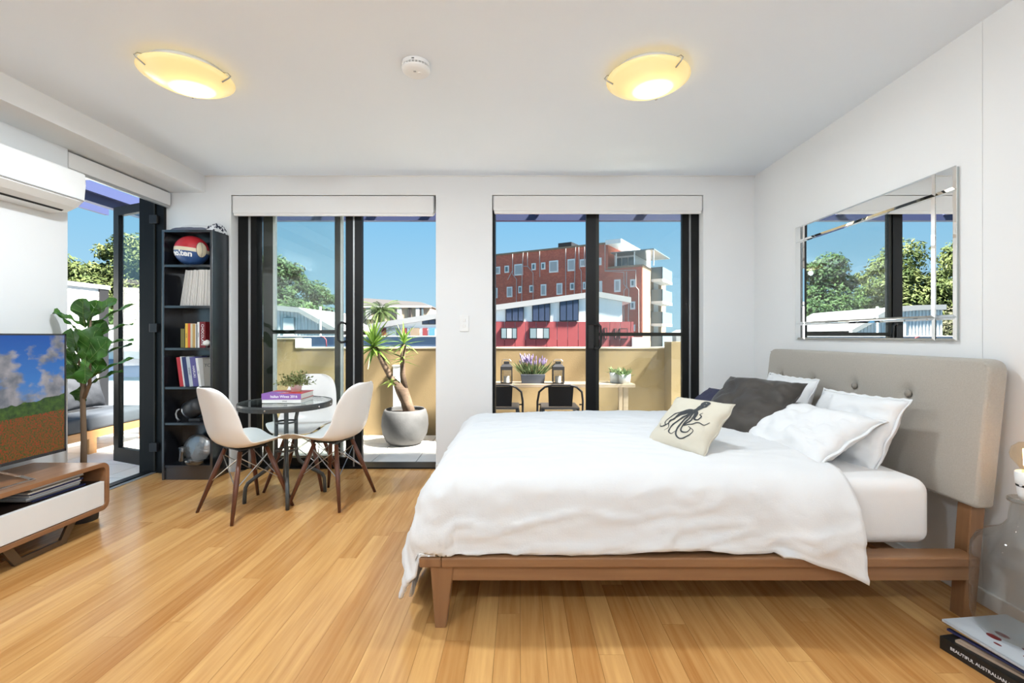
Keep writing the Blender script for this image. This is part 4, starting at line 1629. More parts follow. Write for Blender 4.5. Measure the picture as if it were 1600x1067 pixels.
# ---- outdoor sofa seen through the folding door
SX, SY0, SY1 = -4.17, 3.45, 5.28
SXB = -4.86
t = thing('outdoor_sofa', 'teak framed outdoor sofa with grey cushions on the side terrace', 'sofa', ((SX + SXB) / 2, (SY0 + SY1) / 2, TF))
obj('front_rail', MB().box(SX - .03, SX, SY0, SY1, .128, .205), 'teak', t, bevel=.004)
obj('back_rail', MB().box(SXB, SXB + .03, SY0, SY1, .128, .205), 'teak', t, bevel=.004)
for ly in (SY0, 4.50, SY1 - .09):
    obj('leg', MB().box(SX - .085, SX - .001, ly, ly + .085, TF, .19), 'teak', t, bevel=.004)
    obj('leg', MB().box(SXB, SXB + .08, ly, ly + .085, TF, .128), 'teak', t, bevel=.004)
for k in range(6):
    xs = SXB + .05 + k * .10
    obj('slat', MB().box(xs, xs + .07, SY0 + .02, SY1 - .02, .19, .205), 'teak', t)
obj('backrest_rail', MB().box(SXB - .03, SXB, SY0, SY1, .60, .66), 'teak', t)
for ly in (SY0, SY1 - .05):
    obj('back_post', MB().box(SXB - .03, SXB, ly, ly + .05, TF, .66), 'teak', t)
for (a, b_) in ((SY0, 4.48), (4.485, SY1)):
    obj('seat_cushion', MB().box(SXB + .01, SX + .008, a + .004, b_ - .004, .206, .348), 'seat_grey', t, smooth=True, bevel=.035, seg=5)
for k, (yc, tilt) in enumerate(((3.90, .28), (4.36, .30), (4.87, .26))):
    cu, _ = pillow('scatter_cushion', ['grey cushion on the outdoor sofa nearest the television', 'grey cushion in the middle of the outdoor sofa', 'grey cushion at the far end of the outdoor sofa'][k], 'cushion', (SXB + .24, yc, .592), (0, 1, 0), (-.30, 0, .95), .47, .47, .18, 'cushion_grey', 60 + k, 'grey cushions on the outdoor sofa', .012, .05)

# ---- white screen wall beyond the sofa
t = thing('screen_wall', 'white boundary screen with grey cap and dark end post beyond the sofa', 'screen', (-6.05, 5.0, -1.2))
wx = -6.0
obj('panel', MB().box(wx - .06, wx, 2.0, 6.62, -1.2, 1.80), 'white_paint', t)
obj('cap', MB().box(wx - .09, wx + .03, 2.0, 6.78, 1.80, 1.86), 'grey_strip', t)
obj('end_post', MB().box(wx - .06, wx + .02, 6.62, 6.76, -1.2, 1.80), 'dark_metal', t)

# ------------------------------------------------------------------ beyond the terrace
GZ = -7.0
struct('ground', 'streets and yards far below the terrace', MB().box(-90, 90, 7.2, 160, GZ - .5, GZ), 'city_ground')

# blue rooftop wall
t = thing('rooftop_wall', 'slate blue rooftop wall with white capping beyond the parapet', 'wall', (-3.4, 9.0, GZ))
obj('wall_face', MB().box(PX(380, 9), PX(700, 9), 9.0, 9.3, GZ, PZ(526, 9)), 'blue_wall', t)
obj('capping', MB().box(PX(380, 9), PX(700, 9), 8.96, 9.34, PZ(526, 9), PZ(524.6, 9)), 'white_paint', t)
hp = obj('hose', MB().tube([(PX(500, 8.9), 8.93, PZ(526, 8.93)), (PX(505, 8.9), 8.93, PZ(527, 8.93)), (PX(508.5, 8.9), 8.93, PZ(531, 8.93)), (PX(509, 8.9), 8.93, PZ(545, 8.93))], .012, 6), 'red_post', t, smooth=True)

# white shed
SH = 12.0
sp = lambda px, py: (PX(px, SH), PZ(py, SH))
t = thing('metal_shed', 'white corrugated metal shed with sloping roof in front of the trees', 'shed', (PX(455, SH), SH, GZ))
out = [sp(385, 478), sp(430, 479), sp(469, 482.5), sp(531, 517)]
obj('wall_sheet', MB().prism([(PX(385, SH), GZ), (PX(531, SH), GZ)] + list(reversed(out)), SH, SH + 3.0), 'white_metal_sheet', t)
mb = MB()
for a, b_ in zip(out, out[1:]):
    mb.hexa([(a[0], SH - .12, a[1] - .10), (b_[0], SH - .12, b_[1] - .10), (b_[0], SH + 3.1, b_[1] - .10), (a[0], SH + 3.1, a[1] - .10),
             (a[0], SH - .12, a[1] + .03), (b_[0], SH - .12, b_[1] + .03), (b_[0], SH + 3.1, b_[1] + .03), (a[0], SH + 3.1, a[1] + .03)])
obj('roof', mb, 'roof_white', t)
for k in range(26):
    px = 388 + k * 5.4
    x_ = PX(px, SH)
    # height of the roof line here
    zt = None
    for a, b_ in zip(out, out[1:]):
        if a[0] <= x_ <= b_[0]:
            zt = a[1] + (b_[1] - a[1]) * (x_ - a[0]) / (b_[0] - a[0]) - .11
    if zt and not (441 < px < 463 and False):
        obj('rib', MB().box(x_ - .018, x_ + .018, SH - .03, SH, .2, zt), 'white_metal_sheet', t)
dr = obj('hatch', MB().box(PX(444, SH), PX(460, SH), SH - .05, SH - .01, .9, PZ(497, SH)), 'white_paint', t)
obj('hatch_frame', MB().box(PX(442.5, SH), PX(461.5, SH), SH - .04, SH - .005, .9, PZ(495.5, SH)), 'plastic_grey', dr)
vp = thing('vent_pipe', 'tall white vent pipe in front of the corrugated shed', 'pipe', (PX(500.5, 11.3), 11.3, GZ))
obj('pipe', MB().tube([(PX(500.5, 11.3), 11.3, GZ), (PX(500.5, 11.3), 11.3, PZ(480, 11.3))], .026, 10), 'white_paint', vp)
obj('pipe_cap', MB().tube([(PX(500.5, 11.3), 11.3, PZ(482, 11.3)), (PX(500.5, 11.3), 11.3, PZ(479, 11.3))], .034, 10), 'white_paint', vp)

# low white roof with vents further round, seen in the mirror
t = thing('flat_roof_building', 'low white flat roofed building beside the corrugated shed', 'building', (-12.5, 13.0, GZ))
obj('wall', MB().box(-18.5, -7.6, 11.6, 15.5, GZ, .75), 'white_paint', t)
obj('roof_edge', MB().box(-18.6, -7.5, 11.5, 15.6, .75, .92), 'roof_white', t)
obj('dark_band', MB().box(-18.5, -7.6, 11.58, 11.62, .1, .55), 'blue_wall', t)
for vx in (-9.2, -10.1, -10.5, -12.3):
    obj('roof_vent', MB().tube([(vx, 12.4, .9), (vx, 12.4, 1.75)], .06, 8), 'white_paint', t)
obj('plant_room', MB().box(-12.2, -10.9, 13.4, 15.0, .92, 1.45), 'white_metal_sheet', t)

# white and pink building with sloping roof
BYY = 16.0
q = lambda px, py, Y=BYY: (PX(px, Y), PZ(py, Y))
t = thing('pink_building', 'white and pink clad building with sloping white roof', 'building', (PX(800, BYY), BYY, GZ))
rl = [q(575, 511), q(680, 494), q(772, 481), q(931, 459.5), q(985, 469)]
obj('upper_wall', MB().prism([(PX(575, BYY), 1.0), (PX(972, BYY), 1.0)] + [(rl[4][0] - .28, rl[4][1] - .02)] + list(reversed(rl[:4])), BYY, BYY + 7.0), 'white_paint', t)
mb = MB()
for a, b_ in zip(rl, rl[1:]):
    mb.hexa([(a[0], BYY - .12, a[1] - .10), (b_[0], BYY - .12, b_[1] - .10), (b_[0], BYY + 7.2, b_[1] - .10), (a[0], BYY + 7.2, a[1] - .10),
             (a[0], BYY - .12, a[1] + .09), (b_[0], BYY - .12, b_[1] + .09), (b_[0], BYY + 7.2, b_[1] + .09), (a[0], BYY + 7.2, a[1] + .09)])
obj('roof', mb, 'roof_white', t)
obj('lower_wall', MB().box(PX(690, BYY), PX(990, BYY), BYY + .02, BYY + 6.8, GZ, PZ(502.5, BYY)), 'pink_groove', t)
kx = 690
while kx < 989:
    obj('cladding_panel', MB().box(PX(kx, BYY) + .008, PX(min(kx + 16.4, 990), BYY) - .008, BYY - .03, BYY + .02, -2.5, PZ(502.5, BYY)), 'pink_cladding', t)
    kx += 16.4


def far_window(t, x0, x1, z0, z1, y, m, bars=2, frame='dark_metal', fw=.03):
    w_ = obj('window', MB().box(x0, x1, y - .05, y + .0, z0, z1), frame, t)
    n = bars + 1
    for k in range(n):
        a = x0 + (x1 - x0) * k / n + fw
        b_ = x0 + (x1 - x0) * (k + 1) / n - (fw if k == n - 1 else 0)
        obj('pane', MB().box(a, b_, y - .065, y - .05, z0 + fw, z1 - fw), m if isinstance(m, str) else m[k % len(m)], w_)
    return w_


for (a, b_, c, d, m_) in ((790, 818.5, 480, 502.5, 'dark_window'), (831.5, 859.5, 474, 502.5, 'dark_window'), (874, 904, 467.5, 502, 'dark_window')):
    far_window(t, PX(a, BYY), PX(b_, BYY), PZ(d, BYY), PZ(c, BYY), BYY - .02, m_, 2)
for (a, b_, c, d) in ((782.5, 808, 512, 529.5), (827, 858.5, 512, 529.5)):
    far_window(t, PX(a, BYY), PX(b_, BYY), PZ(d, BYY), PZ(c, BYY), BYY - .03, ['pale_window', 'curtain_white', 'pale_window'], 2)
for (a, b_, c, d) in ((943, 948, 512, 530), (959, 963, 513, 530), (967, 980, 513, 530)):
    far_window(t, PX(a, BYY), PX(b_, BYY), PZ(d, BYY), PZ(c, BYY), BYY - .03, 'red_post', 0)
obj('door', MB().box(PX(987, BYY), PX(1004, BYY), BYY - .1, BYY + .3, -1.5, PZ(527, BYY)), 'white_paint', t)
far_window(t, PX(660, BYY), PX(690, BYY), PZ(507, BYY), PZ(499, BYY), BYY - .02, 'dark_window', 2)
# strip of posts and screens under the low end of the roof
obj('lower_frame', MB().box(PX(575, BYY), PX(690, BYY), BYY - .04, BYY + .6, -2.0, PZ(511.5, BYY)), 'white_paint', t)
for (a, b_, m_) in ((597, 604, 'red_post'), (608, 620, 'pale_window'), (621, 626, 'dark_window'), (629, 636, 'red_post'), (637, 640, 'pale_window'), (642, 656, 'tan_brick'), (661, 668, 'red_post'), (671, 680, 'sky_blue_panel')):
    obj('screen_panel', MB().box(PX(a, BYY), PX(b_, BYY), BYY - .08, BYY - .04, -.5, PZ(512.5, BYY)), m_, t)

# red brick apartment block, turned to the street
A = Vector((4.26, 30.0))
D = Vector((6.1, -3.6)).normalized()
N = Vector((-D.y, D.x))
brk = thing('brick_apartment_block', 'tall red brick apartment block with white windows and pipes', 'building', (A.x, A.y, GZ), (0, 0, math.atan2(D.y, D.x)))


def fac(px, py):
    k_ = (px - CX) / F
    s = (k_ * A.y - A.x) / (D.x - k_ * D.y)
    Y = A.y + s * D.y
    return s, PZ(py, Y) - GZ


def z3(x, y):
    return fac(760 + x / 5.929, 370 + y / 5.929)


def z4(x, y):
    return fac(910 + x / 5.926, 370 + y / 5.926)


s_step, z_main = fac(950, 382)
z_main = fac(915, 385)[1]
s_end = fac(1003, 420)[0]
z_low = fac(985, 417.5)[1]
s_left = fac(735, 400)[0]
obj('wall', MB().box(s_left, s_step, 0, 9.0, 0, z_main), 'red_brick', brk, ws=False)
obj('parapet', MB().box(s_left - .05, s_step + .05, -.05, 9.05, z_main, z_main + .12), 'tan_brick', brk, ws=False)
obj('wall', MB().box(s_step, s_end, 0, 6.0, 0, z_low), 'red_brick', brk, ws=False)
obj('parapet', MB().box(s_step, s_end + .05, -.05, 6.05, z_low, z_low + .12), 'tan_brick', brk, ws=False)
wins = [(85, 130, 280, 345), (172, 212, 270, 332), (263, 340, 257, 355), (422, 460, 247, 308), (510, 548, 240, 302), (585, 668, 225, 328), (755, 825, 210, 315), (870, 918, 210, 278),
        (80, 105, 475, 568), (193, 243, 465, 558), (300, 333, 458, 522), (402, 440, 450, 515), (507, 557, 442, 545), (653, 706, 432, 535), (778, 820, 428, 492), (896, 925, 420, 487)]
for k, (a, b_, c, d) in enumerate(wins):
    s0, zt = z3(a, c)
    s1, zb = z3(b_, d)
    wn = obj('window', MB().box(s0, s1, -.07, .02, zb, zt), 'white_paint', brk, ws=False)
    small = (b_ - a) < 45
    obj('pane', MB().box(s0 + .08, s1 - .08, -.09, -.07, zb + .09, zt - .09), 'pale_window' if small else 'curtain_white', wn, ws=False)
wins4 = [(150, 178, 195, 262), (160, 185, 410, 515), (297, 355, 398, 510), (445, 490, 395, 465), (445, 490, 600, 672), (455, 490, 812, 875)]
for k, (a, b_, c, d) in enumerate(wins4):
    s0, zt = z4(a, c)
    s1, zb = z4(b_, d)
    wn = obj('window', MB().box(s0, s1, -.07, .02, zb, zt), 'white_paint', brk, ws=False)
    obj('pane', MB().box(s0 + .09, s1 - .09, -.09, -.07, zb + .1, zt - .1), 'pale_window' if k > 2 else 'curtain_white', wn, ws=False)
pipes3 = [[(250, 160), (252, 350), (287, 395), (285, 620)], [(348, 148), (338, 345), (335, 612)], [(388, 148), (390, 275)], [(345, 275), (390, 275), (440, 335), (440, 598)], [(500, 135), (503, 375)],
          [(742, 110), (742, 545)], [(833, 98), (820, 545)], [(862, 98), (868, 290), (885, 320), (888, 535)], [(250, 315), (205, 400)], [(915, 95), (915, 270)]]
pipes4 = [[(215, 75), (215, 320), (390, 330), (390, 440), (415, 470), (390, 500), (388, 820)], [(220, 315), (500, 310), (500, 465), (525, 490), (528, 900)], [(415, 325), (415, 460), (435, 490), (430, 820)]]
for fn, pl in ((z3, pipes3), (z4, pipes4)):
    for pth in pl:
        obj('wall_pipe', MB().tube([(fn(*p)[0], -.12, fn(*p)[1]) for p in pth], .024, 6), 'pipe_grey', brk, ws=False)
# penthouse slab and canopy
s0, z0 = z4(235, 100)
obj('penthouse', MB().box(s_step, s_step + 1.35, 1.2, 5.0, z_low, z_main - .45), 'white_paint', brk, ws=False)
for k in range(3):
    obj('window', MB().box(s_step + .12 + k * .42, s_step + .46 + k * .42, 1.12, 1.2, z_low + .12, z_main - .75), 'pale_window', brk, ws=False)
obj('penthouse_roof', MB().box(s_step - .1, s_step + .9, -.2, 5.2, z_main - .05, z_main + .22), 'white_paint', brk, ws=False)
obj('canopy', MB().box(s_step + .2, s_step + 2.9, -.1, 4.0, z_main - .62, z_main - .56), 'pale_window', brk, ws=False)
for k in range(3):
    obj('canopy_post', MB().box(s_step + .5 + k * 1.15, s_step + .56 + k * 1.15, 0, .06, z_low, z_main - .6), 'white_paint', brk, ws=False)
obj('roof_plant', MB().box(fac(862, 380)[0], fac(883, 380)[0], 1.0, 2.2, z_main + .15, z_main + .62), 'dark_metal', brk, ws=False)
# side face balconies: local x = s_end plane, running along local +y
for zc in (z4(605, 372)[1] + .1, z4(605, 575)[1], z4(605, 780)[1] - .1, z4(605, 975)[1] - .3):
    bal = obj('balcony', MB().box(s_end, s_end + .75, 2.0, 4.7, zc - .16, zc), 'white_paint', brk, ws=False)
    obj('balustrade', MB().box(s_end + .68, s_end + .75, 2.0, 4.7, zc, zc + .75), 'pale_window', bal, ws=False)
    obj('balustrade', MB().box(s_end, s_end + .75, 2.0, 2.06, zc, zc + .75), 'pale_window', bal, ws=False)
    if zc < z_low - 1.5:
        obj('balcony_door', MB().box(s_end, s_end + .04, 2.6, 3.8, zc, zc + 1.7), 'curtain_white', bal, ws=False)
obj('side_render', MB().box(s_end, s_end + .03, .05, 5.95, 0, z_low), 'tan_brick', brk, ws=False)

# tan block in the distance
TB = 40.0
t = thing('tan_apartment_block', 'long low tan apartment block with grey roof behind the palm', 'building', (PX(620, TB), TB, GZ))
obj('wall', MB().box(PX(560, TB), PX(672, TB), TB, TB + 8, GZ, PZ(479, TB)), 'tan_wall', t)
obj('roof', MB().hexa([(PX(556, TB), TB - .1, PZ(479.5, TB)), (PX(674, TB), TB - .1, PZ(479.5, TB)), (PX(674, TB), TB + 8, PZ(479.5, TB)), (PX(556, TB), TB + 8, PZ(479.5, TB)),
                       (PX(560, TB), TB + 1.5, PZ(463.5, TB)), (PX(652, TB), TB + 1.5, PZ(470, TB)), (PX(652, TB), TB + 6, PZ(470, TB)), (PX(560, TB), TB + 6, PZ(463.5, TB))]), 'grey_roof', t)
obj('fascia', MB().box(PX(556, TB), PX(674, TB), TB - .15, TB - .05, PZ(480.5, TB), PZ(478, TB)), 'trim_white', t)
for (a, b_, m_) in ((614, 616.5, 'letter_dark'), (621, 628, 'curtain_white'), (638, 640.5, 'grey_roof'), (641, 643, 'grey_roof'), (650, 656, 'curtain_white'), (656.5, 658, 'grey_roof'), (659, 662, 'pale_window'), (572, 580, 'curtain_white'), (590, 593, 'grey_roof')):
    obj('window', MB().box(PX(a, TB), PX(b_, TB), TB - .12, TB + .02, PZ(499, TB), PZ(481, TB)), m_, t)
# distant roofs at the horizon
t = thing('distant_houses', 'hazy distant rooftops on the horizon beyond the brick block', 'building', (30, 95, GZ))
for k in range(7):
    hx = 22 + k * 5.0
    obj('house', MB().prism([(hx, GZ), (hx + 4.2, GZ), (hx + 4.2, .6 + .4 * (k % 3)), (hx + 2.1, 1.7 + .4 * (k % 3)), (hx, .6 + .4 * (k % 3))], 95, 101), 'haze_roof', t)


# ---- trees
def leaf_cloud(blobs, n, size, seed, shape=1.0):
    g_ = np.random.default_rng(seed)
    w_ = np.array([b[3] * b[4] for b in blobs])
    pick = g_.choice(len(blobs), n, p=w_ / w_.sum())
    B = np.array(blobs)[pick]
    d = g_.normal(size=(n, 3))
    d /= np.linalg.norm(d, axis=1)[:, None]
    rad = g_.uniform(.25, 1.06, n) ** .7
    c = B[:, :3] + d * np.stack([B[:, 3], B[:, 3], B[:, 4]], 1) * rad[:, None]
    # leaf sprays face outwards and a little upwards
    nrm = d + g_.normal(size=(n, 3)) * .45 + np.array([0, 0, .35])
    nrm /= np.linalg.norm(nrm, axis=1)[:, None]
    ref = g_.normal(size=(n, 3))
    x_ = np.cross(ref, nrm)
    x_ /= np.linalg.norm(x_, axis=1)[:, None]
    y_ = np.cross(nrm, x_)
    s = size * g_.uniform(.5, 1.2, n)[:, None]
    V = np.stack([c - y_ * s * .9, c + x_ * s * .42 - nrm * s * .1, c + y_ * s * .9 + nrm * s * .15, c - x_ * s * .42 - nrm * s * .1], 1).reshape(-1, 3)
    mb = MB()
    mb.v = [tuple(p) for p in V.tolist()]
    mb.f = [(4 * i, 4 * i + 1, 4 * i + 2, 4 * i + 3) for i in range(n)]
    return mb


def tree(name, label, x, y, ztop, rx, rz, m, n, size, seed, group='trees beyond the shed'):
    t = thing(name, label, 'tree', (x, y, GZ), group=group)
    r_ = random.Random(seed)
    blobs = []
    while len(blobs) < 60:
        u_ = Vector((r_.uniform(-1, 1), r_.uniform(-1, 1), r_.uniform(-1.3, 1)))
        if u_.length > 1 and u_.z > 0:
            continue
        br = rx * r_.uniform(.16, .34)
        blobs.append((x + u_.x * rx * .95, y + u_.y * rx * .7, ztop - rz * .95 + u_.z * rz * .85, br, br * .75))
    blobs.append((x, y, ztop - rz * .25, rx * .42, rz * .25))
    blobs += [(x, y, ztop - rz * .9, rx * .8, rz * .5), (x, y - .2 * rx, ztop - rz * 1.4, rx * .85, rz * .5)]
    obj('crown', leaf_cloud(blobs, n, size, seed), m, t, recalc=False)
    mb = MB().tube([(x, y, GZ), (x + .2, y, GZ + 3), (x, y, ztop - rz * 1.1)], [.35, .28, .2], 8)
    for k in range(5):
        b_ = blobs[k]
        mb.tube([(x, y, ztop - rz * 1.5), ((x + b_[0]) / 2, (y + b_[1]) / 2, b_[2] - rz * .5), b_[:3]], [.16, .10, .04], 6)
    obj('trunk', mb, 'bark', t, smooth=True)
    return t


specs = [
    ('fig_tree', 'small dark tree at the low end of the tree row beside the palm', -10.7, 29.5, 2.7, 1.6, 2.6, 'tree_leaf_dark', 16000, .15),
    ('fig_tree', 'dark green fig tree behind the sloping end of the shed roof', -12.7, 29.0, 4.6, 2.0, 3.4, 'tree_leaf_dark', 22000, .16),
    ('fig_tree', 'tallest dark fig tree directly behind the corrugated shed', -15.2, 28.5, 6.3, 2.5, 4.2, 'tree_leaf_dark', 30000, .16),
    ('fig_tree', 'broad green fig tree hidden behind the bookcase end of the row', -18.9, 27.5, 6.9, 3.0, 4.6, 'tree_leaf_light', 30000, .16),
    ('fig_tree', 'pale leafy tree reflected at the wide end of the mirror', -22.3, 27.0, 7.1, 3.0, 4.6, 'tree_leaf_light', 30000, .16),
    ('fig_tree', 'rounded tree showing above the white screen beside the folding door', -26.0, 26.5, 5.8, 3.0, 3.8, 'tree_leaf_light', 26000, .17),
    ('fig_tree', 'rounded tree showing above the white screen nearest the television', -30.0, 26.5, 5.6, 3.0, 3.8, 'tree_leaf_light', 26000, .17),
    ('bare_shrub', 'grey twiggy shrub growing behind the white flat roof', -13.8, 23.0, 2.5, 2.0, 3.0, 'tree_leaf_grey', 16000, .11),
    ('bare_shrub', 'grey green shrub filling the gap below the fig trees', -17.2, 22.5, 2.6, 2.2, 3.2, 'tree_leaf_grey', 16000, .11),
    ('bare_shrub', 'low dark shrub under the trees near the screen', -21.5, 22.5, 3.0, 2.6, 3.4, 'tree_leaf_dark', 16000, .14),
    ('fig_tree', 'rounded dark tree crown just above the shed roof slope', -12.2, 26.0, 3.2, 1.9, 2.8, 'tree_leaf_dark', 18000, .15),
    ('bare_shrub', 'low green shrub between shed and palm', -9.6, 24.0, 1.9, 2.2, 2.6, 'tree_leaf_dark', 14000, .13),
]
for k, (nm, lb, x_, y_, zt, rx, rz, m_, n_, sz_) in enumerate(specs):
    tree(nm, lb, x_, y_, zt, rx, rz, m_, n_, sz_, 100 + k)

# palm
px_, py_ = PX(596, 22.0), 22.0
t = thing('palm_tree', 'bushy palm tree in front of the tan apartment block', 'tree', (px_, py_, GZ))
pz_ = PZ(487, 22.0)
obj('trunk', MB().tube([(px_, py_, GZ), (px_ + .1, py_, -3), (px_, py_, pz_)], [.22, .18, .16], 10), 'bark', t, smooth=True)
rs = random.Random(5)
for k in range(38):
    a = k * 2.39996
    el = -.5 + 1.75 * (k / 38)
    L = rs.uniform(.85, 1.15)
    mb = MB()
    pts = []
    for s in range(9):
        f_ = s / 8
        e_ = el - 1.1 * f_
        if s == 0:
            p = Vector((px_, py_, pz_))
        else:
            p = pts[-1] + Vector((math.cos(a) * math.cos(e_), math.sin(a) * math.cos(e_), math.sin(e_))) * L / 8
        pts.append(p)
    mb.tube(pts, .012, 4)
    side = Vector((-math.sin(a), math.cos(a), 0))
    for s in range(1, 9):
        for sg in (-1, 1):
            for h_ in (0, .5):
                p = pts[s - 1].lerp(pts[s], h_)
                d = (pts[s] - pts[s - 1]).normalized()
                tip = p + (side * sg * .8 + d * .7 + Vector((0, 0, -.35))).normalized() * .26
                w__ = d * .022
                mb.add([p - w__, p + w__, tip], [(0, 1, 2)])
    obj('frond', mb, 'palm_leaf', t, recalc=False)
# ------------------------------------------------------------------ bookcase
KX1, KX0 = -2.405, -2.80
KYF, KYB = 3.635, 3.842
KT = PZ(359, KYF)
t = thing('bookcase', 'tall narrow black bookcase with six open compartments', 'bookcase', ((KX0 + KX1) / 2, KYB, 0))
pt = .018
obj('side_panel', MB().box(KX0, KX0 + pt, KYF, KYB, 0, KT), 'bookcase_black', t, bevel=.0015)
obj('side_panel', MB().box(KX1 - pt, KX1, KYF, KYB, 0, KT), 'bookcase_black', t, bevel=.0015)
obj('back_panel', MB().box(KX0 + pt, KX1 - pt, KYB - .006, KYB, .02, KT - .01), 'bookcase_black', t)
obj('top_panel', MB().box(KX0 + pt, KX1 - pt, KYF, KYB - .006, KT - pt, KT), 'bookcase_black', t)
ky = KYF + .008
shelf_z = [PZ(v, ky) for v in (413.5, 477.5, 543.5, 604.5, 660.5)] + [.115]
for z in shelf_z:
    obj('shelf', MB().box(KX0 + pt, KX1 - pt, KYF + .006, KYB - .006, z - .018, z), 'bookcase_black', t)
obj('plinth', MB().box(KX0 + pt, KX1 - pt, KYF + .012, KYF + .028, 0, .097), 'bookcase_black', t)

# ball
mat('ball_red', (.50, .025, .035), .4, bump=.15, bscale=600)
mat('ball_blue', (.03, .085, .24), .4, bump=.15, bscale=600)
mat('ball_cream', (.70, .62, .45), .45, bump=.15, bscale=600)
br_ = .119
bc = Vector((PX(300, 3.712), 3.712, shelf_z[0] + br_))
t = thing('basketball', 'red cream and blue basketball on the top shelf', 'ball', (bc.x, bc.y, shelf_z[0]))
Rm = Matrix.Rotation(.10, 3, 'Y') @ Matrix.Rotation(-.55, 3, 'Z')


def ball_zone(name, lo, hi, m, r=br_):
    mb = MB()
    P = []
    for j in range(9):
        la = lo + (hi - lo) * j / 8
        P.append([Rm @ Vector((r * math.cos(la) * math.cos(lo_), r * math.cos(la) * math.sin(lo_), r * math.sin(la))) + Vector((0, 0, br_)) for lo_ in [2 * math.pi * k / 40 for k in range(41)]])
    mb.grid(P)
    return obj(name, mb, m, t, smooth=True, ws=False)


ball_zone('red_panel', .14, math.pi / 2, 'ball_red')
ball_zone('cream_band', -.10, .14, 'ball_cream')
ball_zone('blue_panel', -math.pi / 2, -.10, 'ball_blue')
# side lens shaped cream panel with dark seams
mb = MB()
cdir = Vector((.93, -.36, .02)).normalized()
x_ = cdir.cross(Vector((0, 0, 1))).normalized()
z_ = x_.cross(cdir)
cap = []
for j in range(7):
    an = .46 * j / 6
    cap.append([(cdir * math.cos(an) + (x_ * math.cos(a) * .75 + z_ * math.sin(a) * 1.15) * math.sin(an)).normalized() * (br_ + .0012) + Vector((0, 0, br_)) for a in [2 * math.pi * k / 28 for k in range(29)]])
mb.grid(cap)
obj('end_panel', mb, 'ball_cream', t, smooth=True, ws=False)
seam = [p for p in cap[-1]]
mb = MB().tube(seam, .0016, 5, caps=False)
mb.tube([cdir * 0 + (cdir * math.cos(a) + z_ * math.sin(a)) * (br_ + .0015) + Vector((0, 0, br_)) for a in [-.5 + k * .1 for k in range(11)]], .0014, 5)
obj('seam', mb, 'letter_dark', t, smooth=True, ws=False)
# lettering wrapped on the ball
tx = text_mesh('molten', .062, 'letter_white', t, Matrix.Identity(4), bold=.0022)
for v in tx.data.vertices:
    lon = -math.pi / 2 - .13 + v.co.x / (br_ * .95)
    lat = -.30 + v.co.y / br_
    p = Vector((math.cos(lat) * math.cos(lon), math.cos(lat) * math.sin(lon), math.sin(lat))) * (br_ + .001 + v.co.z)
    v.co = Matrix.Rotation(.08, 3, 'Y') @ p + Vector((0, 0, br_))

# row of pale magazines leaning on the second shelf
mat('magazine_edge', (.56, .53, .49), .8, rand=.14, var=.08, vscale=60, stretch=(1, 1, .1))
z0 = shelf_z[1]
hgt = .285
NM = 21
lean = .155
mm = MB().box(0, .0086, 0, .155, 0, hgt)
mme = bpy.data.meshes.new('magazine')
mme.from_pydata(mm.v, [], mm.f)
mme.materials.append(MATS['magazine_edge'])
MG = 'row of pale magazines on the second shelf'
for k in range(NM):
    f_ = k / (NM - 1)
    le = lean * (1 - f_ * .95)
    x1 = KX1 - pt - .012 - (NM - 1 - k) * .0118
    o = bpy.data.objects.new('magazine', mme)
    COL.objects.link(o)
    o.location = (x1 - .0005, KYF + .018 + rng.uniform(0, .004), z0 + .001)
    o.rotation_euler = (0, le, 0)
    o.scale = (1, 1, 1 - rng.uniform(0, .02) - .0 * f_)
    tag(o, 'thin pale grey magazine standing in the packed row on the second shelf', 'magazine', MG)


def standing_book(label, x, w_, h_, d_, z, cover, le=0.0, group=None, text=None, tcol='letter_white', name='book', yoff=0.02):
    t = thing(name, label, 'book', (x, KYF + yoff, z + .0008), (0, le, 0), group=group)
    obj('cover', MB().add([(0, d_, 0), (0, 0, 0), (w_, 0, 0), (w_, d_, 0), (0, d_, h_), (0, 0, h_), (w_, 0, h_), (w_, d_, h_),
                           (.0015, d_, 0), (.0015, .0015, 0), (w_ - .0015, .0015, 0), (w_ - .0015, d_, 0), (.0015, d_, h_), (.0015, .0015, h_), (w_ - .0015, .0015, h_), (w_ - .0015, d_, h_)],
                          [(0, 1, 5, 4), (1, 2, 6, 5), (2, 3, 7, 6), (8, 12, 13, 9), (9, 13, 14, 10), (10, 14, 15, 11), (0, 8, 9, 1), (1, 9, 10, 2), (2, 10, 11, 3), (4, 5, 13, 12), (5, 6, 14, 13), (6, 7, 15, 14), (0, 4, 12, 8), (3, 11, 15, 7)]), cover, t, ws=False)
    obj('pages', MB().box(.002, w_ - .002, .002, d_ - .004, .003, h_ - .003), 'book_pages', t, ws=False)
    if text:
        text_mesh(text, w_ * .62, tcol, t, frame_mtx((w_ / 2, -.0006, h_ / 2), (0, 0, -1), (1, 0, 0)))
    return t


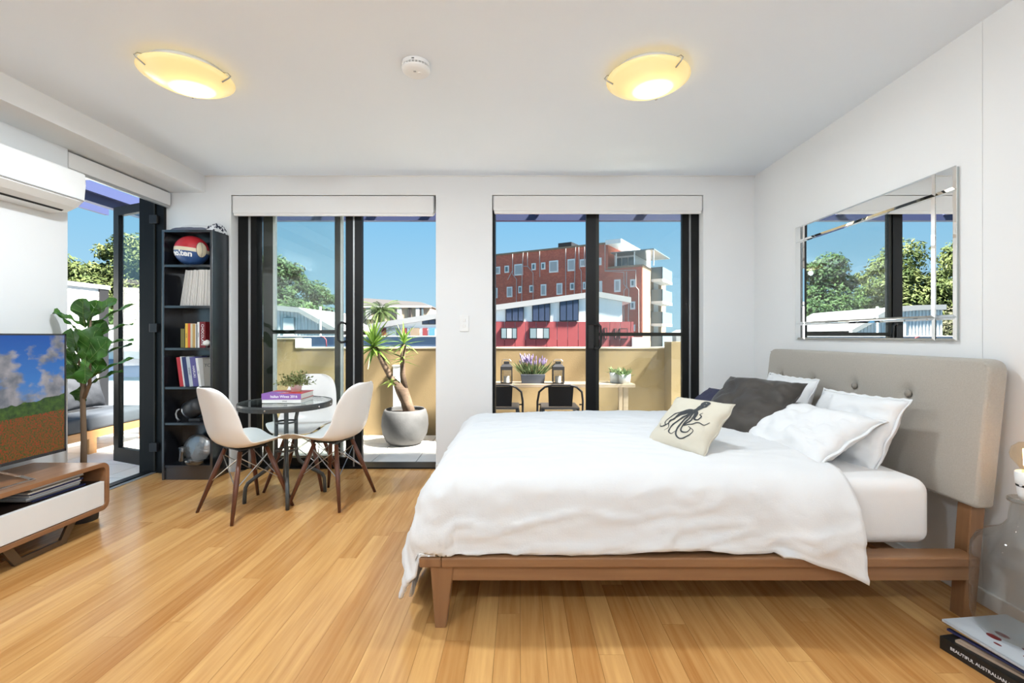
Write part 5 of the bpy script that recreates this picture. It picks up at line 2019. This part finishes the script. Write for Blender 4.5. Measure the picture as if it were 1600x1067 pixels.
for nm, c in (('bk_olive', (.16, .14, .03)), ('bk_yellow', (.72, .45, .05)), ('bk_orange', (.62, .10, .03)), ('bk_cream', (.60, .55, .40)), ('bk_tan', (.48, .30, .10)), ('bk_white', (.72, .72, .70)), ('bk_black', (.02, .02, .022)),
              ('bk_maroon', (.16, .012, .015)), ('bk_red', (.50, .03, .04)), ('bk_navy', (.025, .035, .12)), ('bk_violet', (.10, .09, .26)), ('bk_grey', (.25, .235, .21)), ('bk_pale', (.48, .52, .56))):
    mat(nm, c, .45)
z0 = shelf_z[2]
B3 = 'books on the third shelf'
bx = PX(280.5, ky)
for (w_, h_, c, lb, tx_, tc_) in (
        (.030, .150, 'bk_olive', 'short olive green book starting the third shelf row', None, None),
        (.006, .165, 'bk_black', 'very thin black book next to the olive book', None, None),
        (.021, .192, 'bk_yellow', 'yellow spined book on the third shelf', 'COOK', 'letter_dark'),
        (.020, .192, 'bk_orange', 'orange red book on the third shelf', None, None),
        (.017, .190, 'bk_cream', 'cream book between orange and tan books', None, None),
        (.022, .186, 'bk_tan', 'tan and orange book on the third shelf', None, None),
        (.008, .188, 'bk_white', 'slim white book beside the tan book', None, None),
        (.007, .186, 'bk_black', 'slim black book between two white ones', None, None),
        (.018, .202, 'bk_white', 'taller white book beside the maroon book', 'DESIGN', 'letter_dark'),
        (.046, .205, 'bk_maroon', 'thick maroon book with pale lettering on the third shelf', 'CHOCOLATE', 'letter_white')):
    standing_book(lb, bx, w_ - .0012, h_, .14, z0, c, 0, B3, tx_, tc_ or 'letter_white')
    bx += w_
# small pale ornament at the end of the third shelf
ox = PX(325, 3.69)
t = thing('ornament_ball', 'small pale round ornament at the end of the third shelf', 'ornament', (ox, 3.672, z0))
obj('ball', MB().lathe([(0, .012), (.012, .014), (.022, .026), (.026, .038), (.022, .052), (.010, .062), (0, .064)], 20), 'book_pages', t, smooth=True, ws=False)
obj('foot', MB().lathe([(0, 0.0005), (.014, 0.0005), (.014, .004), (.006, .014), (0, .014)], 16), 'bookcase_black', t, ws=False)

z0 = shelf_z[3]
B4 = 'leaning books on the fourth shelf'
LE = -.13
bx = PX(273.5, ky)
for (w_, h_, c, lb, tx_, tc_) in (
        (.030, .232, 'bk_red', 'red and black book, first of the leaning row', None, None),
        (.012, .238, 'bk_white', 'slim white book leaning after the red one', None, None),
        (.034, .234, 'bk_navy', 'navy blue book in the leaning row', None, None),
        (.028, .236, 'bk_pale', 'pale grey book in the leaning row', 'SYDNEY', 'letter_dark'),
        (.044, .232, 'bk_violet', 'violet blue book with white lettering in the leaning row', 'HARUKI', 'letter_white'),
        (.020, .226, 'bk_white', 'white spined book before the grey YOU book', 'YOU', 'letter_dark')):
    standing_book(lb, bx + .030, w_ - .0015, h_, .145, z0, c, LE, B4, tx_, tc_ or 'letter_white')
    bx += w_ * 1.01
t = thing('book', 'grey book with YOU on its cover facing out on the fourth shelf', 'book', (PX(322, ky + .04), KYF + .055, z0 + .001), (-.10, 0, 0), group=B4)
obj('cover', MB().box(-.052, .052, 0, .014, 0, .225), 'bk_grey', t, ws=False, bevel=.002)
text_mesh('YOU', .040, 'letter_dark', t, frame_mtx((.012, -.0006, .165), (1, 0, 0), (0, 0, 1)))
obj('pages', MB().box(-.049, .049, .002, .012, .002, .2255), 'book_pages', t, ws=False)

# dark speaker and headband on the fifth shelf
mat('charcoal', (.030, .031, .034), .5)
mat('dark_glass', (.02, .022, .024), .15)
z0 = shelf_z[4]
cx_ = PX(304, 3.73)
t = thing('drum_case', 'dark grey drum shaped case with metal rim tilted on the fifth shelf', 'case', (cx_, 3.74, z0))
ax = Vector((.80, -.25, .42)).normalized()
c0 = Vector((-.035, 0, .085))
u_ = ax.orthogonal().normalized()


def tilted_lathe(prof, n=28):
    x2 = ax.orthogonal().normalized()
    y2_ = ax.cross(x2)
    P = []
    for (s, r_) in prof:
        P.append([c0 + ax * s + (x2 * math.cos(a) + y2_ * math.sin(a)) * r_ for a in [2 * math.pi * k / n for k in range(n + 1)]])
    return MB().grid(P)


obj('body', tilted_lathe([(-.01, .0), (-.01, .055), (0, .072), (.09, .066), (.115, .05), (.115, 0)]), 'charcoal', t, smooth=True, ws=False)
obj('rim', tilted_lathe([(-.012, .060), (-.014, .070), (-.004, .0745), (.004, .073)]), 'steel', t, smooth=True, ws=False)
obj('stand', MB().box(-.03, .06, -.04, .04, .0005, .022), 'charcoal', t, ws=False, bevel=.004)
t = thing('headband_loop', 'thin grey curved loop standing on the fifth shelf', 'headband', (PX(279.5, 3.70), 3.70, z0))
obj('band', MB().tube([(0, 0, .007), (-.018, 0, .03), (-.024, 0, .06), (-.014, 0, .088), (.004, 0, .098)], .006, 8), 'plastic_grey', t, smooth=True, ws=False)
obj('pad', MB().tube([(.0, -.012, .008), (.0, .012, .008)], .008, 10), 'charcoal', t, smooth=True, ws=False)

# glass bowl on the lowest shelf
z0 = shelf_z[5]
glassmat('cut_glass', (.62, .63, .63), 2.0, .12)
mat('silver_foil', (.45, .45, .45), .35, metal=.8, bump=.8, bscale=25)
t = thing('silver_plate', 'round crinkled silver plate standing upright on the lowest shelf', 'plate', (PX(311, 3.76), 3.765, z0))
obj('plate', MB().lathe([(0, 0), (.05, .004), (.085, .010), (.110, .022), (.112, .026), (.085, .016), (.05, .010), (0, .008)], 40, axis='Y'), 'silver_foil', t, smooth=True, ws=False)
t.children[0].location = (0, -.05, .115)
t.children[0].rotation_euler = (-.14, 0, 0)
obj('easel', MB().box(-.05, .05, -.03, .03, .0005, .012).bar((0, .012, .01), (0, .03, .14), .012), 'charcoal', t, ws=False)
t = thing('glass_dish', 'clear ribbed glass dish in front of the silver plate', 'dish', (PX(309, 3.68), 3.675, z0))
obj('bowl', MB().lathe([(0, .001), (.06, .001), (.078, .016), (.088, .044), (.085, .046), (.074, .019), (.057, .006), (0, .006)], 40), 'cut_glass', t, smooth=True, ws=False)
obj('rim', MB().lathe([(.085, .044), (.090, .045), (.090, .049), (.085, .049), (.085, .044)], 40), 'cut_glass', t, smooth=True, ws=False)
t = thing('glass_vase', 'small dark glass vase beside the silver plate', 'vase', (PX(285, 3.70), 3.70, z0))
obj('vessel', MB().lathe([(0, .0005), (.026, .0005), (.030, .03), (.022, .09), (.026, .125), (.022, .125), (.018, .09), (.025, .03), (0, .008)], 24), 'cut_glass', t, smooth=True, ws=False)
obj('lip', MB().tube([(.024 * math.cos(a), .024 * math.sin(a), .125) for a in [2 * math.pi * k / 20 for k in range(21)]], .002, 5, caps=False), 'steel', t, smooth=True, ws=False)

# cloths on top of the bookcase
mat('slate_cloth', (.14, .15, .20), .9)


def soft_slab(name, x0, x1, y0, y1, z0, z1, m, parent, seed, amp=.012):
    n = 18
    P = []
    for j in range(n + 1):
        r_ = []
        for i in range(n + 1):
            u, v = -1 + 2 * i / n, -1 + 2 * j / n
            k = ((1 - abs(u) ** 6) * (1 - abs(v) ** 6)) ** .5
            x_ = x0 + (x1 - x0) * i / n
            y_ = y0 + (y1 - y0) * j / n
            r_.append((x_, y_, z0 + (z1 - z0) * k * (1 + .15 * fbm(x_ * 12, y_ * 12, seed)) + amp * fbm(x_ * 22, y_ * 22, seed + 3) * k))
        P.append(r_)
    mb = MB().grid(P)
    mb.box(x0 + .004, x1 - .004, y0 + .004, y1 - .004, z0, z0 + .003)
    return obj(name, mb, m, parent, smooth=True)


t = thing('folded_blanket', 'slate grey folded blanket with white cloth on top of the bookcase', 'blanket', (-2.62, 3.74, KT))
soft_slab('blanket', -2.745, -2.47, KYF + .01, KYB - .005, KT + .001, KT + .030, 'slate_cloth', t, 4, .004)
soft_slab('white_cloth', -2.735, -2.50, KYF + .085, KYB - .004, KT + .026, KT + .062, 'linen_white', t, 9, .006)


def splotch():
    m, n, b = newmat('patterned_cloth')
    tcn = n.nodes.new('ShaderNodeTexCoord')
    vo = n.nodes.new('ShaderNodeTexVoronoi')
    vo.inputs['Scale'].default_value = 45
    nz = n.nodes.new('ShaderNodeTexNoise')
    nz.inputs['Scale'].default_value = 38
    n.links.new(tcn.outputs['Object'], nz.inputs['Vector'])
    rp = n.nodes.new('ShaderNodeValToRGB')
    rp.color_ramp.interpolation = 'CONSTANT'
    rp.color_ramp.elements[0].color = (.02, .025, .05, 1)
    rp.color_ramp.elements[1].position = .47
    rp.color_ramp.elements[1].color = (.75, .76, .78, 1)
    n.links.new(nz.outputs['Fac'], rp.inputs[0])
    n.links.new(rp.outputs[0], b.inputs['Base Color'])
    b.inputs['Roughness'].default_value = .9


splotch()
t = thing('patterned_scarf', 'crumpled black and white patterned scarf on the bookcase corner', 'scarf', (-2.435, 3.75, KT))
soft_slab('cloth', -2.466, -2.404, KYF + .02, KYB - .006, KT + .001, KT + .050, 'patterned_cloth', t, 15, .016)
soft_slab('fold', -2.455, -2.41, KYF + .06, KYB - .03, KT + .03, KT + .068, 'patterned_cloth', t, 19, .016)

# ------------------------------------------------------------------ television cabinet
CX0, CX1 = -2.83, -2.42
CY0, CY1 = 1.05, 2.742
CZ0, CZ1 = .115, .392
CR, CT = .045, .024


def rrect(y0, y1, z0, z1, r, n=6):
    p = []
    for cy_, cz_, a0 in ((y1 - r, z0 + r, -90), (y1 - r, z1 - r, 0), (y0 + r, z1 - r, 90), (y0 + r, z0 + r, 180)):
        for k in range(n + 1):
            a = math.radians(a0 + 90 * k / n)
            p.append((cy_ + r * math.cos(a), cz_ + r * math.sin(a)))
    return p


t = thing('tv_cabinet', 'low rounded walnut television cabinet with white drawer fronts', 'cabinet', (-2.62, 1.9, 0))
outr, inr = rrect(CY0, CY1, CZ0, CZ1, CR), rrect(CY0 + CT, CY1 - CT, CZ0 + CT, CZ1 - CT, CR - CT * .7)
n = len(outr)
mb = MB()
vs_ = [(CX0, *p) for p in outr] + [(CX0, *p) for p in inr] + [(CX1, *p) for p in outr] + [(CX1, *p) for p in inr]
fs = []
for i in range(n):
    j = (i + 1) % n
    fs += [(i, j, 2 * n + j, 2 * n + i), (n + i, 3 * n + i, 3 * n + j, n + j), (2 * n + i, 2 * n + j, 3 * n + j, 3 * n + i), (i, n + i, n + j, j)]
mb.add(vs_, fs)
obj('carcass', mb, 'cabinet_wood', t, bevel=.002)
obj('back_panel', MB().box(CX0 + .004, CX0 + .014, CY0 + CT * .6, CY1 - CT * .6, CZ0 + CT * .6, CZ1 - CT * .6), 'cabinet_dark', t)
obj('shelf', MB().box(CX0 + .014, CX1 - .03, CY0 + CT, CY1 - CT, .262, .280), 'cabinet_dark', t)
DZ0, DZ1 = CZ0 + CT + .004, .281
for (a, b_) in ((CY0 + CT + .004, 1.895), (1.900, CY1 - CT - .004)):
    obj('drawer', MB().box(CX1 - .030, CX1 - .006, a, b_, DZ0, DZ1), 'plastic_white', t, bevel=.0015)
for ly in (1.35, 2.46):
    for (xa, xb) in ((CX1 - .06, CX1 - .10), (CX0 + .06, CX0 + .10)):
        lg = obj('leg', MB().bar((xa, ly + .12, CZ0 + .004), (xa, ly + .055, .006), .04, .016, up=(1, 0, 0)).bar((xa, ly + .062, .0075), (xa, ly - .17, .0075), .04, .015, up=(1, 0, 0)).bar((xa, ly - .165, .006), (xa, ly - .23, CZ0 + .004), .04, .016, up=(1, 0, 0)), 'steel', t)
mat('leg_bronze', (.16, .12, .08), .4, metal=.6)
for c in t.children:
    if c.name.startswith('leg'):
        c.data.materials[0] = MATS['leg_bronze']

# magazines in the open slot
MGZ = 'magazines lying in the television cabinet'
mats_ = ['bk_white', 'bk_grey', 'bk_pale', 'bk_white', 'bk_navy', 'bk_white', 'bk_grey', 'bk_pale']
mlab = ['lowest magazine with dark cover in the cabinet slot pile', 'second magazine from the bottom in the cabinet slot pile', 'third magazine from the bottom in the cabinet slot pile', 'fourth magazine from the bottom in the cabinet slot pile',
        'fourth magazine from the top in the cabinet slot pile', 'third magazine from the top in the cabinet slot pile', 'second magazine from the top in the cabinet slot pile', 'topmost magazine in the cabinet slot pile']
mats_[0] = 'bk_navy'
for k in range(8):
    h_ = .0085
    m = flat_book('magazine', mlab[k], (-2.60 + rng.uniform(-.006, .006), 2.50 + rng.uniform(-.012, .012) - .010 * (k % 3), .2805 + k * (h_ + .0004)), math.pi / 2 + rng.uniform(-.03, .03), .285 - .006 * (k % 2), .23, h_, mats_[k], mats_[k], group=MGZ, cat='magazine')
m = flat_book('magazine', 'single magazine lying alone in the cabinet slot', (-2.60, 2.08, .2805), math.pi / 2 + .1, .22, .22, .010, 'bk_pale', 'bk_pale', group=MGZ, cat='magazine')

# ------------------------------------------------------------------ television
TVX = -2.585
TVY1 = F * (-TVX) / (CX - 103.5)
TVY0 = TVY1 - 1.12
TVZ0, TVZ1 = PZ(703, TVY1) - .004, PZ(521.5, TVY1)


def tv_picture():
    """poppy field under a cloudy sky; object x is depth, y runs along the screen, z up"""
    m, n, b = newmat('tv_picture')
    L = n.links.new
    N = n.nodes.new
    tcn = N('ShaderNodeTexCoord')
    sp_ = N('ShaderNodeSeparateXYZ')
    L(tcn.outputs['Object'], sp_.inputs[0])

    def ramp(src, els, interp='LINEAR'):
        r_ = N('ShaderNodeValToRGB')
        r_.color_ramp.interpolation = interp
        while len(r_.color_ramp.elements) < len(els):
            r_.color_ramp.elements.new(.5)
        for e_, (p, c) in zip(r_.color_ramp.elements, els):
            e_.position = p
            e_.color = (*c, 1)
        L(src, r_.inputs[0])
        return r_.outputs[0]

    def nz(scale, detail, sc=(1, 1, 1), rough=.55):
        mp = N('ShaderNodeMapping')
        mp.inputs['Scale'].default_value = sc
        L(tcn.outputs['Object'], mp.inputs[0])
        x_ = N('ShaderNodeTexNoise')
        x_.inputs['Scale'].default_value = scale
        x_.inputs['Detail'].default_value = detail
        x_.inputs['Roughness'].default_value = rough
        L(mp.outputs[0], x_.inputs['Vector'])
        return x_.outputs['Fac']

    def math_(op, a, b_=None):
        x_ = N('ShaderNodeMath')
        x_.operation = op
        for i, v in enumerate((a, b_)):
            if v is None:
                continue
            if isinstance(v, (int, float)):
                x_.inputs[i].default_value = v
            else:
                L(v, x_.inputs[i])
        return x_.outputs[0]

    def mix(f_, a, b_):
        x_ = N('ShaderNodeMix')
        x_.data_type = 'RGBA'
        L(f_, x_.inputs[0])
        L(a, x_.inputs[6])
        L(b_, x_.inputs[7])
        return x_.outputs[2]
    hgt_ = TVZ1 - TVZ0
    v = math_('DIVIDE', sp_.outputs['Z'], hgt_)
    y_ = sp_.outputs['Y']
    skyc = ramp(v, [(.35, (.12, .18, .27)), (.62, (.03, .13, .36)), (1.0, (.004, .055, .26))])
    cl = math_('ADD', nz(6.5, 6, (1, 1, 1.5)), math_('MULTIPLY', math_('SUBTRACT', .98, v), .42))
    cm = ramp(cl, [(.55, (0, 0, 0)), (.66, (1, 1, 1))])
    cloudc = ramp(nz(11, 4), [(.35, (.10, .11, .13)), (.7, (.30, .28, .29))])
    sky_ = mix(cm, skyc, cloudc)
    field = ramp(nz(130, 4, (1, 1, .8), .75), [(.34, (.012, .030, .004)), (.47, (.050, .062, .010)), (.53, (.15, .034, .006)), (.68, (.30, .016, .006))])
    hillc = ramp(nz(40, 3), [(.35, (.008, .03, .006)), (.7, (.05, .10, .012))])
    # horizon of the field slopes slightly; the hill rises towards the far edge of the screen
    edge = math_('ADD', .335, math_('MULTIPLY', y_, .045))
    hill = math_('ADD', math_('ADD', .40, math_('MULTIPLY', y_, .16)), math_('MULTIPLY', math_('SUBTRACT', nz(14, 2, (0, 1, 0)), .5), .07))
    above_hill = math_('GREATER_THAN', v, hill)
    above_field = math_('GREATER_THAN', v, edge)
    c = mix(above_hill, hillc, sky_)
    c = mix(above_field, field, c)
    L(c, b.inputs['Emission Color'])
    b.inputs['Emission Strength'].default_value = 0.78
    b.inputs['Base Color'].default_value = (.01, .01, .012, 1)
    b.inputs['Roughness'].default_value = .35
    b.inputs['Specular IOR Level'].default_value = .3


tv_picture()
t = thing('television', 'flat television showing a red poppy field under clouds', 'television', (TVX, (TVY0 + TVY1) / 2, CZ1))
obj('casing', MB().box(TVX - .045, TVX - .004, TVY0, TVY1, TVZ0, TVZ1), 'charcoal', t, bevel=.004)
bz_ = .009
obj('bezel', MB().box(TVX - .006, TVX, TVY0, TVY1, TVZ0, TVZ0 + .016).box(TVX - .006, TVX, TVY0, TVY1, TVZ1 - bz_, TVZ1).box(TVX - .006, TVX, TVY0, TVY0 + bz_, TVZ0, TVZ1).box(TVX - .006, TVX, TVY1 - bz_, TVY1, TVZ0, TVZ1), 'charcoal', t)
scr = MB().box(-.001, .001, -(TVY1 - TVY0) / 2 + bz_, (TVY1 - TVY0) / 2 - bz_, .016, TVZ1 - TVZ0 - bz_)
so_ = obj('screen', scr, 'tv_picture', t, ws=False)
so_.location = (-.003, 0, TVZ0 - CZ1)
so_['label'] = 'screen with poppies, a green hill and a cloudy blue sky'
for ly in (TVY0 + .16, TVY1 - .40):
    pts = [(TVX + .11, ly - .10, CZ1 + .006), (TVX + .115, ly + .11, CZ1 + .006), (TVX - .015, ly + .165, CZ1 + .006), (TVX - .02, ly + .03, CZ1 + .055), (TVX - .02, ly, TVZ0 + .01)]
    obj('stand', MB().bar(pts[0], pts[1], .022, .008).bar((TVX + .12, ly + .105, CZ1 + .006), pts[2], .022, .008).bar(pts[2], pts[4], .022, .01).bar(pts[0], (TVX - .02, ly - .02, TVZ0 + .01), .022, .01), 'chrome', t)

# ------------------------------------------------------------------ fiddle-leaf fig in the corner beside the cabinet
fx, fy = -2.672, 2.845
t = thing('fiddle_leaf_fig', 'fiddle leaf fig with large glossy leaves standing beside the television', 'plant', (fx, fy, 0))
obj('pot', MB().lathe([(0, 0), (.070, 0), (.086, .25), (.088, .262), (.080, .262), (.078, .235), (0, .235)], 32), 'pot_concrete', t, smooth=True, ws=False)
obj('soil', MB().lathe([(0, .242), (.079, .238), (.078, .2)], 24), 'soil', t, ws=False)


def fp(px, py, dy=0.0):
    Y = fy + dy
    return Vector((PX(px, Y) - fx, dy, PZ(py, Y)))


obj('trunk', MB().tube([(0, 0, .235), fp(131, 690), fp(130, 650), fp(129, 615), fp(132, 595)], [.017, .015, .014, .013, .012], 10), 'bark', t, smooth=True, ws=False)
obj('branch', MB().tube([fp(131, 622), fp(140, 600), fp(140, 575), fp(137, 540), fp(142, 500)], [.012, .010, .009, .007, .005], 8), 'bark', t, smooth=True, ws=False)
obj('branch', MB().tube([fp(130, 612), fp(127, 590), fp(122, 555), fp(130, 520)], [.011, .009, .007, .005], 8), 'bark', t, smooth=True, ws=False)


def fiddle(base, tip, up, wd, cup=.12, seed=0):
    """violin shaped leaf from base to tip, blade facing 'up', with wavy edge and centre fold"""
    base, tip = Vector(base), Vector(tip)
    d = tip - base
    L = d.length
    d.normalize()
    up = Vector(up)
    s_ = d.cross(up).normalized()
    nn = s_.cross(d).normalized()
    NL, NW = 12, 6
    P = []
    for i in range(NL + 1):
        f_ = i / NL
        w_ = wd * (.30 + .55 * f_ - .0 + .16 * math.sin(f_ * 6.2 + 3.6)) * min(1, (1.02 - f_) * 4.2) ** .55 * min(1, f_ * 9 + .12) ** .6
        sag = -.14 * L * f_ * f_
        row = []
        for j in range(NW + 1):
            v_ = -1 + 2 * j / NW
            wave = .010 * math.sin(f_ * 15 + v_ * 2 + seed) * abs(v_)
            row.append(base + d * (L * f_) + s_ * (v_ * w_) + nn * (sag + abs(v_) * w_ * cup * 2 + wave))
        P.append(row)
    vein = MB()
    o_ = obj('leaf', MB().grid(P), 'fig_leaf', t, smooth=True, ws=False, recalc=False)
    vein.tube([P[i][NW // 2] + nn * .001 for i in range(NL)], [.0022 * (1 - i / NL) + .0006 for i in range(NL)], 5)
    for i in range(2, NL - 1, 2):
        for jj in (0, NW):
            a, b_ = P[i][NW // 2], P[min(i + 2, NL)][jj]
            vein.tube([a + nn * .0012, a.lerp(b_, .5) + nn * .002, a.lerp(b_, .85) + nn * .001], .0009, 4)
    vo_ = obj('vein', vein, 'vein_green', o_, ws=False)
    return o_


leafmat('vein_green', (.10, .20, .04), (.18, .30, .08), .4, .1)
LV = [  # base px,py,dy ; tip px,py,dy ; facing ; half width
    ((136, 505, 0), (150, 470, -.02), (.2, -1, .2), .060),
    ((133, 512, -.03), (124, 468, -.10), (.1, -1, .5), .075),
    ((138, 500, .02), (176, 464, .06), (-.2, -.9, .5), .060),
    ((140, 512, .02), (200, 468, .04), (.0, -.35, 1), .034),
    ((130, 508, .0), (84, 482, .0), (.0, -.3, 1), .030),
    ((130, 520, .0), (80, 488, -.01), (0, -.25, -1), .030),
    ((142, 528, .03), (202, 498, .03), (.0, -.3, 1), .034),
    ((141, 545, .04), (204, 522, .03), (.0, -.25, 1), .030),
    ((140, 565, .03), (200, 530, .05), (.0, -.25, 1), .030),
    ((139, 592, .02), (200, 552, .02), (-.1, -.35, 1), .038),
    ((126, 560, -.05), (104, 515, -.12), (-.3, -1, .2), .080),
    ((129, 575, -.05), (146, 512, -.08), (.35, -1, .15), .085),
    ((134, 570, -.06), (164, 530, -.09), (.2, -1, .35), .085),
    ((126, 582, -.05), (103, 545, -.10), (-.25, -1, .1), .080),
    ((131, 598, -.04), (98, 572, -.08), (-.2, -1, .3), .055),
    ((132, 600, .02), (118, 628, .04), (.1, -1, -.2), .055),
    ((139, 596, .03), (158, 560, .05), (.3, -1, .1), .050),
    ((136, 540, .03), (160, 500, .06), (.3, -1, .1), .070),
    ((128, 545, .02), (108, 520, .08), (-.3, -1, .1), .070),
    ((140, 600, .02), (186, 574, .03), (-.1, -.5, 1), .030),
    ((112, 570, -.1), (78, 540, -.05), (-.2, -1, .3), .050),
    ((135, 555, -.08), (128, 598, -.13), (.0, -1, .1), .060),
]
for k, (a, b_, up, wd) in enumerate(LV):
    fiddle(fp(*a), fp(*b_), up, wd, seed=k)

# ------------------------------------------------------------------ floor lamp on a pile of magazines
LX, LY_ = 1.760, 1.606
mat('kraft', (.45, .33, .24), .7)
mat('book_black', (.012, .013, .013), .4)
STK = 'reading pile under the glass lamp'


def pile_book(label, cx, cy, z, rz, w_, d_, h_, cover, spine, name='magazine', cat='magazine', pages='book_pages'):
    return flat_book(name, label, (cx, cy, z), rz, w_, d_, h_, cover, spine, pages=pages, group=STK, cat=cat)


# the long side that faces the room runs from (1.50,1.70) towards the camera
zf = .0008
RZ = -1.40
b1 = pile_book('thick black book with silver title at the bottom of the pile', 1.690, 1.552, zf, RZ, .31, .29, .045, 'book_black', 'book_black', 'book', 'book')
text_mesh('BEAUTIFUL AUSTRALIAN HOMES', .0150, 'letter_white', b1, frame_mtx((-.01, -.1475, .022), (1, 0, 0), (0, 0, 1)))
zf += .0455
for (lb, h_, c, dx, dy, dr, w_, d_) in (
        ('pale brown magazine lying on the black book', .008, 'kraft', .012, -.008, .10, .30, .25),
        ('dark magazine second above the black book', .006, 'bk_black', .016, .004, -.06, .29, .22),
        ('blue edged magazine in the middle of the pile', .007, 'bk_navy', .004, .022, .03, .30, .23),
        ('cream magazine in the middle of the pile', .006, 'bk_cream', .014, .012, -.02, .30, .23),
        ('thin tan magazine near the top of the pile', .005, 'bk_tan', .006, .026, .02, .30, .235),
        ('thin maroon magazine near the top of the pile', .005, 'bk_maroon', .010, .02, -.04, .30, .235)):
    pile_book(lb, 1.690 + dx, 1.54 + dy, zf, RZ + dr, w_, d_, h_, c, c)
    zf += h_ + .0004
tp = pile_book('topmost pale magazine with dark oval shapes on its cover', 1.695, 1.56, zf, RZ - .06, .31, .265, .008, 'bk_pale', 'bk_pale')
zf += .0084
mb = MB()
for (ux, uy, ra, rb) in ((-.05, -.02, .022, .012), (-.045, -.06, .022, .013), (.03, -.03, .016, .008), (.06, -.07, .012, .007), (-.01, -.09, .012, .006)):
    pts = [(ux + ra * math.cos(a), uy + rb * math.sin(a), .0082) for a in [2 * math.pi * k / 16 for k in range(16)]]
    mb.add(pts, [tuple(range(16))])
obj('cover_print', mb, 'bk_maroon', tp, ws=False, recalc=False)
obj('cover_print', MB().box(.02, .10, .02, .07, .0081, .0084), 'bk_yellow', tp, ws=False)

glassmat('bottle_glass', (.80, .80, .79), 1.42)
t = thing('bottle_lamp', 'clear glass bottle lamp with glowing filament bulb on the reading pile', 'lamp', (LX, LY_, zf + .0005))
bh = .432 - zf
sc_ = 1.0
prof = [(0, .004), (.128, .004), (.142, .014), (.149, .04), (.150, .12), (.150, bh - .10), (.147, bh - .055), (.132, bh - .02), (.10, bh + .005), (.068, bh + .022), (.052, bh + .05), (.047, bh + .10), (.047, bh + .118), (.054, bh + .122), (.054, bh + .130), (.046, bh + .132)]
obj('bottle', MB().lathe(prof, 56), 'bottle_glass', t, smooth=True, ws=False)
obj('bottle_rim', MB().lathe([(.046, bh + .118), (.055, bh + .120), (.056, bh + .128), (.050, bh + .133), (.044, bh + .132)], 40), 'bottle_glass', t, smooth=True, ws=False)
sz0 = bh + .126
obj('socket', MB().lathe([(0, sz0), (.022, sz0), (.028, sz0 + .02), (.031, sz0 + .045), (.031, sz0 + .048)], 28), 'plastic_white', t, smooth=True, ws=False)
obj('socket_ring', MB().lathe([(.031, sz0 + .048), (.0325, sz0 + .049), (.0325, sz0 + .054), (.031, sz0 + .055)], 28), 'rubber_black', t, ws=False)
obj('socket_collar', MB().lathe([(.0315, sz0 + .055), (.034, sz0 + .058), (.036, sz0 + .098), (.030, sz0 + .100), (.028, sz0 + .09), (0, sz0 + .085)], 28), 'plastic_white', t, smooth=True, ws=False)
obj('switch_peg', MB().tube([(-.04, -.01, sz0 + .056), (-.028, -.008, sz0 + .056)], .004, 8), 'chrome', t, ws=False)
gz = sz0 + .155
mb = MB().lathe([(.016, sz0 + .088), (.018, sz0 + .105), (.030, sz0 + .122), (.045, gz - .012), (.048, gz + .005), (.042, gz + .028), (.024, gz + .045), (0, gz + .050)], 36)
bulb = obj('bulb', mb, 'bulb_glass', t, smooth=True, ws=False)
mat('filament', (1, .6, .2), .5, emit=(1.0, .56, .22), estr=22)
mb = MB()
for k in range(6):
    a = 2 * math.pi * k / 6
    mb.tube([(.011 * math.cos(a), .011 * math.sin(a), gz - .035), (.013 * math.cos(a), .013 * math.sin(a), gz + .022)], .0022, 6)
obj('filament', mb, 'filament', bulb, ws=False)
obj('bulb_stem', MB().lathe([(0, sz0 + .09), (.006, sz0 + .09), (.004, gz - .03), (0, gz - .028)], 12), 'bulb_glass', bulb, smooth=True, ws=False)
obj('cord', MB().tube([(0, 0, sz0), (.02, .01, bh + .02), (.06, .04, .25), (.10, .07, .08), (.13, .09, .02)], .003, 6), 'rubber_black', t, smooth=True, ws=False)
